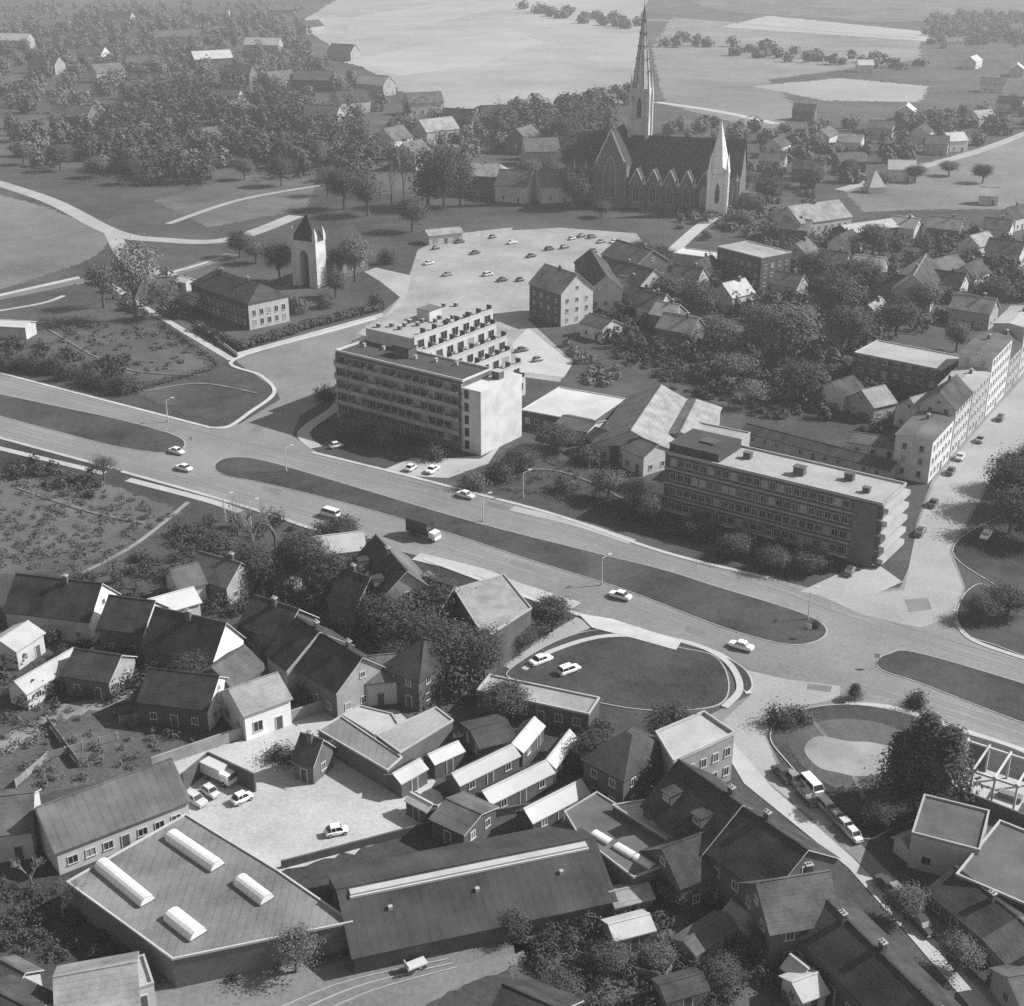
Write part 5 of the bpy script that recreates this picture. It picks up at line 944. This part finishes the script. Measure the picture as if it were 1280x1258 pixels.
# ---------------------------------------------------------------- trees
T = tree
for x, y, h, r, kd, tn, l in [
    (170, 400, 26, 8, 'loose', 'leaf_pale', 'tall pale loose tree by the country road bend'), (130, 385, 15, 6, 'loose', 'leaf', 'smaller loose tree beside the tall pale one'), (205, 398, 13, 5, 'loose', 'leaf', 'thin tree between tall pale tree and manor'),
    (444, 352, 16, 5.5, 'round', 'leaf_pale', 'pale round tree right of the arched chapel'), (420, 372, 9, 4, 'round', 'leaf', 'low tree in front of the pale round chapel tree'), (470, 385, 6, 3, 'bush', 'leaf_dark', 'dark bush at the entrance of the square'), (485, 330, 7, 4, 'bush', 'leaf_dark', 'dark bush beside the square lane'),
    (350, 352, 14, 5, 'round', 'leaf_dark', 'dark tree pressed against the chapel nave'), (300, 322, 10, 5, 'round', 'leaf_dark', 'dark tree behind the manor roof'), (320, 330, 8, 4, 'round', 'leaf', 'small tree behind the manor end wall'), (235, 395, 8, 4, 'round', 'leaf_dark', 'dark tree at the shaded manor corner'), (370, 392, 7, 4, 'bush', 'leaf', 'bush before the chapel front'), (405, 385, 6, 3.5, 'bush', 'leaf', 'bush by the wall under the chapel'),
    (490, 262, 22, 4, 'bare', 'twig', 'tall bare tree behind the lodge'), (505, 258, 24, 4, 'bare', 'twig', 'tallest bare tree behind the lodge'), (535, 258, 24, 6, 'poplar', 'leaf_dark', 'tall dark tree left of the villa'), (555, 262, 26, 7, 'round', 'leaf_dark', 'great dark tree shading the villa end'), (575, 258, 20, 6, 'round', 'leaf_dark', 'dark tree touching the villa front'),
    (460, 270, 18, 7, 'round', 'leaf', 'broad tree between chapel and bare trees'), (430, 262, 17, 7, 'round', 'leaf_dark', 'dark broad tree above the chapel'), (515, 290, 14, 6, 'round', 'leaf_dark', 'dark tree left of the lodge'), (410, 245, 14, 6, 'loose', 'leaf', 'loose tree beyond the chapel'),
    (720, 225, 20, 8, 'round', 'leaf_dark', 'dark tree left of the choir, farther back'), (690, 235, 12, 5, 'round', 'leaf', 'tree beside the low white choir house'), (716, 262, 16, 6, 'round', 'leaf_dark', 'dark tree at the square side of the choir end'), (752, 272, 7, 4, 'round', 'leaf_dark', 'low dark tree below the choir windows'), (938, 262, 8, 5, 'round', 'leaf', 'tree just right of the bell turret'), (958, 258, 13, 6, 'round', 'leaf_dark', 'dark tree before the far end of the nave'), (925, 285, 7, 4, 'round', 'leaf', 'low tree below the bell turret'), (705, 190, 18, 9, 'round', 'leaf_dark', 'dark tree behind the dazzling white gable'),
    (660, 230, 12, 6, 'round', 'leaf', 'tree right of the villa'), (800, 330, 9, 4, 'round', 'leaf_dark', 'dark tree at the square corner by the church'), (826, 345, 11, 4.5, 'round', 'leaf_dark', 'dark tree beside the wide grey house'), (835, 385, 11, 5, 'round', 'leaf', 'tree in the garden right of the square houses'),
    (980, 455, 17, 8.5, 'round', 'leaf', 'great round tree with lit top in the dark gardens'), (950, 430, 12, 6, 'round', 'leaf', 'round tree left of the great round one'), (1040, 400, 16, 8, 'round', 'leaf_dark', 'large dark tree above the great round one'), (1075, 375, 14, 7, 'round', 'leaf_dark', 'dark tree left of the zigzag house'), (1020, 360, 13, 6, 'round', 'leaf_dark', 'dark tree behind the brick block'),
    (870, 400, 12, 6, 'round', 'leaf_dark', 'dark round tree below the white flat-roofed house'), (900, 440, 10, 5, 'round', 'leaf', 'tree above the folded-roof hall gardens'), (1120, 420, 12, 6, 'round', 'leaf_dark', 'dark tree left of the dark warehouse'), (1000, 500, 11, 5.5, 'round', 'leaf_dark', 'dark tree behind the low shed'), (920, 480, 9, 5, 'loose', 'leaf_pale', 'pale loose tree behind the folded-roof hall'), (940, 510, 8, 4, 'loose', 'leaf_pale', 'pale thin tree beside the pavilion'),
    (1155, 395, 11, 5, 'round', 'leaf', 'tree below the zigzag house wing'), (1240, 385, 10, 5, 'round', 'leaf_dark', 'dark tree behind the farthest terrace house'), (1195, 440, 9, 4, 'round', 'leaf', 'tree on the warehouse roof side by the terrace'), (965, 345, 10, 5, 'round', 'leaf_dark', 'dark tree beside the brick block'), (1060, 440, 13, 7, 'round', 'leaf_dark', 'dark tree left of the warehouse, lower garden'), (1090, 320, 12, 6, 'round', 'leaf_dark', 'dark tree below the long barn'),
    (650, 585, 5, 4, 'round', 'leaf_dark', 'dark tree on the lawn corner by the white end wall'), (695, 562, 6, 5, 'round', 'leaf_dark', 'dark tree against the white end wall of the apartments'), (625, 600, 5, 4, 'bush', 'leaf_dark', 'dark bush by the forecourt'), (735, 580, 6, 4, 'bush', 'leaf', 'bush on the lawn before the annex'), (590, 610, 4, 3.5, 'bush', 'leaf', 'low bush on the verge by the forecourt'),
    (790, 640, 8, 3.4, 'loose', 'leaf', 'loose tree at the dark end of the office block'), (815, 655, 7, 3.2, 'loose', 'leaf_pale', 'pale loose tree before the office front'), (870, 672, 4.6, 3.2, 'round', 'leaf_dark', 'first dark tree along the office front'), (920, 695, 4.6, 3.2, 'round', 'leaf_dark', 'second dark tree along the office front'), (965, 712, 4.6, 3.2, 'round', 'leaf_dark', 'third dark tree along the office front'), (1010, 716, 4.6, 3.2, 'round', 'leaf_dark', 'fourth dark tree along the office front'),
    (760, 625, 7, 4, 'round', 'leaf', 'tree on the lawn by the footpath'), (705, 615, 5, 3, 'bush', 'leaf', 'bush on the lawn above the lamp'), (480, 555, 5, 3.5, 'bush', 'leaf', 'bush under the apartment balconies'), (440, 545, 6, 3.5, 'round', 'leaf', 'small tree at the apartment corner'), (405, 500, 5, 3, 'bush', 'leaf_dark', 'dark bush at the side road'), (540, 575, 4, 3, 'bush', 'leaf_dark', 'dark bush under the apartment front'),
    (1122, 1000, 11, 3.2, 'conifer', 'leaf_dark', 'first tall dark conifer on the oval green'), (1148, 1000, 14, 3.8, 'conifer', 'leaf_dark', 'tallest dark conifer on the oval green'), (1175, 1008, 13, 3.8, 'conifer', 'leaf_dark', 'dark conifer on the oval green nearest the frame'), (1140, 1022, 4, 3, 'round', 'leaf_dark', 'dark broad tree below the conifers'), (1105, 1030, 4, 3, 'round', 'leaf_dark', 'dark low tree at the tip of the oval green'), (1165, 1030, 5, 2.6, 'round', 'leaf_dark', 'dark tree between conifers and flat block'),
    (1068, 874, 2.8, 1.2, 'conifer', 'leaf_dark', 'small dark shrub on the kerb of the oval green'), (1145, 882, 3.4, 2.2, 'bush', 'leaf_dark', 'wide dark bush on the near carriageway kerb'), (1020, 786, 2, 1, 'bush', 'leaf_dark', 'tiny shrub at the end of the long median'), (975, 905, 4, 3, 'bush', 'leaf_dark', 'dark shrub at the rim of the oval green'), (1000, 900, 3, 2.4, 'bush', 'leaf', 'shrub at the top of the oval green'), (130, 600, 6, 3, 'loose', 'leaf_dark', 'roadside tree in the gap of the lower kerb'),
    (318, 700, 13, 4, 'bare', 'twig', 'bare tree left of the dark hipped cottage'), (300, 690, 12, 3.5, 'bare', 'twig', 'bare tree beside the white street lamp'), (345, 690, 12, 3.5, 'bare', 'twig', 'bare tree in front of the pale road house'), (275, 720, 9, 4, 'round', 'leaf_dark', 'dark tree above the blank white gable'), (385, 730, 10, 4.5, 'round', 'leaf_dark', 'dark tree behind the chimney house'), (410, 745, 9, 4, 'round', 'leaf_dark', 'dark tree left of the tall brick house'), (320, 735, 9, 4, 'round', 'leaf_dark', 'dark tree behind the dark terrace house'),
    (480, 800, 9, 4.5, 'round', 'leaf_dark', 'dark tree below the steep-roofed villa'), (560, 850, 10, 5, 'round', 'leaf_dark', 'dark tree below the big black hipped roof'), (600, 850, 9, 4.5, 'round', 'leaf_dark', 'dark tree left of the long garage'), (650, 812, 5, 3, 'round', 'leaf_dark', 'dark tree between pale roof and lane'), (690, 790, 7, 3.6, 'round', 'leaf_dark', 'dark tree at the bend of the lane'), (672, 790, 5, 2.2, 'bare', 'twig', 'small bare tree with pale twigs by the lane'),
    (455, 765, 9, 4.5, 'round', 'leaf_dark', 'dark tree between tall brick house and chimney house'), (570, 840, 8, 4.2, 'round', 'leaf_dark', 'dark tree under the black slope of the big house'), (545, 780, 9, 4.5, 'round', 'leaf_dark', 'dark tree wedged beside the black hipped roof'), (425, 690, 8, 4, 'round', 'leaf_dark', 'dark tree behind the long pale road house'), (530, 830, 9, 4.5, 'round', 'leaf_dark', 'dark tree between gabled cottage and black hipped roof'), (500, 850, 7, 3.5, 'round', 'leaf_dark', 'dark low tree above the yard sheds'), (240, 860, 6, 3, 'round', 'leaf_dark', 'dark garden tree beside the black-roofed low house'), (60, 760, 7, 3, 'round', 'leaf_dark', 'dark garden tree by the frame edge houses'), (395, 958, 5, 3.4, 'bare', 'twig', 'bare thorny tree on the yard by the hut'), (355, 950, 3, 3, 'bush', 'leaf_dark', 'low dark bush on the yard edge'),
    (80, 1150, 6, 3, 'bare', 'twig', 'bare tree left of the skylight factory'), (40, 1110, 5, 2.5, 'bare', 'twig', 'small bare tree below the gabled workshop'), (370, 1215, 6, 3, 'loose', 'leaf', 'loose tree below the factory front'), (640, 1170, 4.0, 2.0, 'round', 'leaf_dark', 'dark tree at the end of the lane by the allotments'), (720, 1120, 4.0, 2.2, 'round', 'leaf_dark', 'dark tree at the end of the factory hall'), (840, 1130, 4.0, 2.3, 'round', 'leaf_dark', 'dark tree behind the rear wing'),
    (760, 1215, 4.0, 2.3, 'round', 'leaf_dark', 'dark tree in the lower allotments'), (900, 1235, 4.0, 2.3, 'round', 'leaf_dark', 'dark tree below the largest garden hut'), (960, 1190, 4.6, 2.4, 'round', 'leaf_dark', 'dark tree beside the backyard wall'), (820, 1210, 3.3, 2.0, 'round', 'leaf', 'tree between the garden huts'), (700, 1255, 4.0, 2.4, 'round', 'leaf_dark', 'dark tree at the bottom frame edge'), (1130, 1150, 5, 2.4, 'round', 'leaf', 'street tree over the lower street cars'), (1195, 1215, 5, 2.4, 'round', 'leaf', 'street tree near the bottom corner'),
    (840, 940, 8, 4, 'round', 'leaf_dark', 'dark tree behind the corner block'), (790, 985, 7, 4, 'round', 'leaf_dark', 'dark tree between corner house and pale store'), (745, 960, 6, 3.6, 'round', 'leaf_dark', 'dark tree beside the middle sawtooth row'), (630, 900, 6, 3.6, 'round', 'leaf_dark', 'dark tree above the bent sawtooth row'), (1260, 770, 6, 4, 'round', 'leaf_dark', 'dark tree on the green by the right frame edge'), (1225, 775, 5, 3, 'round', 'leaf_dark', 'dark tree on the green nearest the junction')]:
    T(x, y, h, r, l, kd, tn)
# rows of shrubs along the lawn by the main road
for i in range(14):
    T(8 + i * 12, 458 + i * 2.6 + random.uniform(-4, 4), random.uniform(4, 7), random.uniform(2.6, 3.6), f'dark shrub, {ordn(i)} from the frame edge along the upper main road lawn', 'bush', 'leaf_dark', 'shrubs along the main road lawn')
for i in range(9):
    T(30 + i * 46, 206 + (i * 37) % 29, random.uniform(10, 15), random.uniform(4, 6), f'park tree, {ordn(i)} from the frame edge along the foot of the wood', 'round', ('leaf', 'leaf_dark')[i % 2], 'trees at the foot of the wood')
for i in range(10):
    T(850 + i * 42, 250 - (i * 23) % 17 - i * 2, random.uniform(7, 11), random.uniform(4, 5.5), f'small far tree, {ordn(i)} from the stone turret in the far gardens', 'round', ('leaf', 'leaf_dark')[i % 2], 'far garden trees beyond the church')
# masses nobody could count
thicket('far_woodland', '', [(-40, 215), (-40, 45), (120, 20), (330, 20), (380, 60), (470, 130), (560, 155), (640, 165), (720, 190), (700, 225), (560, 215), (430, 230), (330, 205), (200, 245), (60, 225)], 520, (6, 13), (3, 7), 'leaf', .55, 170)
thicket('far_woodland', '', [(840, 225), (830, 150), (960, 165), (1120, 150), (1290, 130), (1290, 60), (1150, 60), (1160, 20), (1290, 20), (1290, 165), (1130, 205), (1040, 240), (930, 235)], 300, (4, 9), (2.5, 6), 'leaf', .6, 130)
thicket('far_woodland', '', [(-40, 205), (-40, 5), (380, 5), (390, 60), (470, 120), (600, 155), (720, 190), (560, 205), (430, 215), (200, 225)], 420, (4, 10), (2.5, 6), 'leaf_pale', .5, 150)
thicket('far_woodland', '', [(90, 215), (130, 140), (260, 110), (420, 150), (460, 180), (480, 235), (400, 225), (250, 235)], 240, (8, 16), (4, 7.5), 'leaf_dark', .5, 170)
thicket('far_woodland', '', [(590, 175), (700, 140), (770, 150), (760, 200), (640, 200)], 70, (9, 17), (4, 8), 'leaf_dark', .5, 170)
thicket('hedgerow', '', [(640, 8), (800, 30), (800, 38), (700, 26)], 30, (6, 10), (5, 8), 'leaf', 1.2, 60); thicket('hedgerow', '', [(830, 48), (980, 62), (1150, 80), (1150, 92), (960, 76), (830, 60)], 40, (5, 9), (4, 7), 'leaf', 1., 60); thicket('hedgerow', '', [(560, 150), (720, 125), (800, 118), (800, 130), (720, 140), (600, 165)], 50, (5, 9), (4, 7), 'leaf', .9, 70)
thicket('undergrowth', '', [(830, 340), (1040, 290), (1290, 300), (1290, 380), (1180, 400), (1050, 460), (1150, 480), (1150, 540), (1000, 520), (900, 500), (800, 450), (740, 420), (745, 385)], 460, (2, 6.5), (1.8, 3.8), 'leaf_dark', .42, 110)
thicket('undergrowth', '', [(470, 770), (535, 765), (570, 830), (590, 880), (540, 870), (480, 820)], 55, (4, 8), (1.8, 3.2), 'leaf_dark', .22, 220)
thicket('undergrowth', '', [(380, 700), (460, 700), (560, 760), (610, 820), (600, 880), (500, 860), (470, 800)], 150, (2, 5), (1.2, 2.4), 'leaf_dark', .22, 140)
thicket('undergrowth', '', [(700, 430), (800, 470), (740, 490), (720, 460)], 26, (1, 2.5), (1, 2), 'leaf_pale', .35, 70)
thicket('undergrowth', '', [(-20, 770), (120, 720), (230, 660), (340, 650), (460, 680), (560, 740), (640, 790), (600, 870), (480, 860), (340, 900), (280, 900), (180, 900), (-20, 880)], 480, (1, 3.6), (.8, 2.1), 'leaf_dark', .22, 110)
thicket('undergrowth', '', [(-20, 900), (60, 880), (300, 900), (200, 950), (60, 990), (-20, 960)], 90, (.4, 1.3), (.5, 1.2), 'leaf', .2, 60)
thicket('undergrowth', '', [(620, 1100), (800, 1095), (1000, 1105), (1010, 1290), (690, 1290), (660, 1200)], 260, (.8, 2.6), (.7, 1.7), 'leaf_dark', .18, 110)
thicket('undergrowth', '', [(-20, 1100), (60, 1110), (200, 1205), (60, 1200), (-20, 1190)], 90, (.5, 1.8), (.6, 1.3), 'leaf_dark', .2, 70); thicket('undergrowth', '', [(180, 1225), (440, 1170), (640, 1160), (640, 1175), (430, 1200), (250, 1235)], 60, (.3, 1.), (.5, 1.), 'leaf', .18, 60)
thicket('undergrowth', '', [(780, 610), (1060, 700), (1020, 716), (860, 680), (780, 655)], 60, (.8, 2.2), (.8, 1.6), 'leaf_dark', .26, 70); thicket('undergrowth', '', [(20, 575), (130, 600), (120, 625), (10, 600)], 40, (1, 3), (1, 2), 'leaf_dark', .3, 70); thicket('undergrowth', '', [(730, 890), (840, 960), (800, 1000), (700, 960)], 60, (1, 2.6), (.8, 1.6), 'leaf_dark', .24, 70)
thicket('undergrowth', '', [(5, 425), (160, 455), (170, 480), (5, 452)], 40, (1, 3), (1.2, 2.4), 'leaf_dark', .35, 70); thicket('undergrowth', '', [(100, 340), (230, 345), (240, 400), (150, 395)], 50, (1, 4), (1.2, 2.6), 'leaf', .4, 70)
thicket('scrub', '', [(-20, 592), (120, 604), (225, 640), (110, 712), (-20, 715)], 260, (.25, .9), (.5, 1.6), 'leaf', .2, 50)
thicket('scrub', '', [(560, 600), (690, 560), (780, 600), (800, 640), (700, 632), (600, 608)], 120, (.2, .7), (.5, 1.3), 'leaf', .18, 45)
thicket('scrub', '', [(740, 420), (860, 450), (960, 480), (1120, 520), (1100, 545), (930, 520), (800, 470)], 130, (.6, 2.2), (1, 2.2), 'leaf_dark', .3, 80)
thicket('scrub', '', [(60, 410), (190, 400), (262, 445), (165, 476), (60, 440)], 110, (.2, .8), (.7, 1.8), 'leaf', .28, 45)
thicket('scrub', '', [(830, 265), (1000, 240), (1060, 270), (980, 300), (860, 300)], 90, (1, 4), (1.5, 3.2), 'leaf', .45, 80)
# ---------------------------------------------------------------- the air
hz = MB(); hz.box((0, 4350, 57.5), (10600, 9500, 118), 'kerb'); ho = hz.build('haze'); ho['kind'] = 'stuff'
hm = bpy.data.materials.new('air'); hm.use_nodes = True; t = hm.node_tree; t.nodes.clear(); out = t.nodes.new('ShaderNodeOutputMaterial'); pv = t.nodes.new('ShaderNodeVolumePrincipled')
pv.inputs['Color'].default_value = (.95, .95, .95, 1); pv.inputs['Density'].default_value = HAZE; pv.inputs['Anisotropy'].default_value = .2; t.links.new(pv.outputs[0], out.inputs['Volume']); ho.data.materials.clear(); ho.data.materials.append(hm)
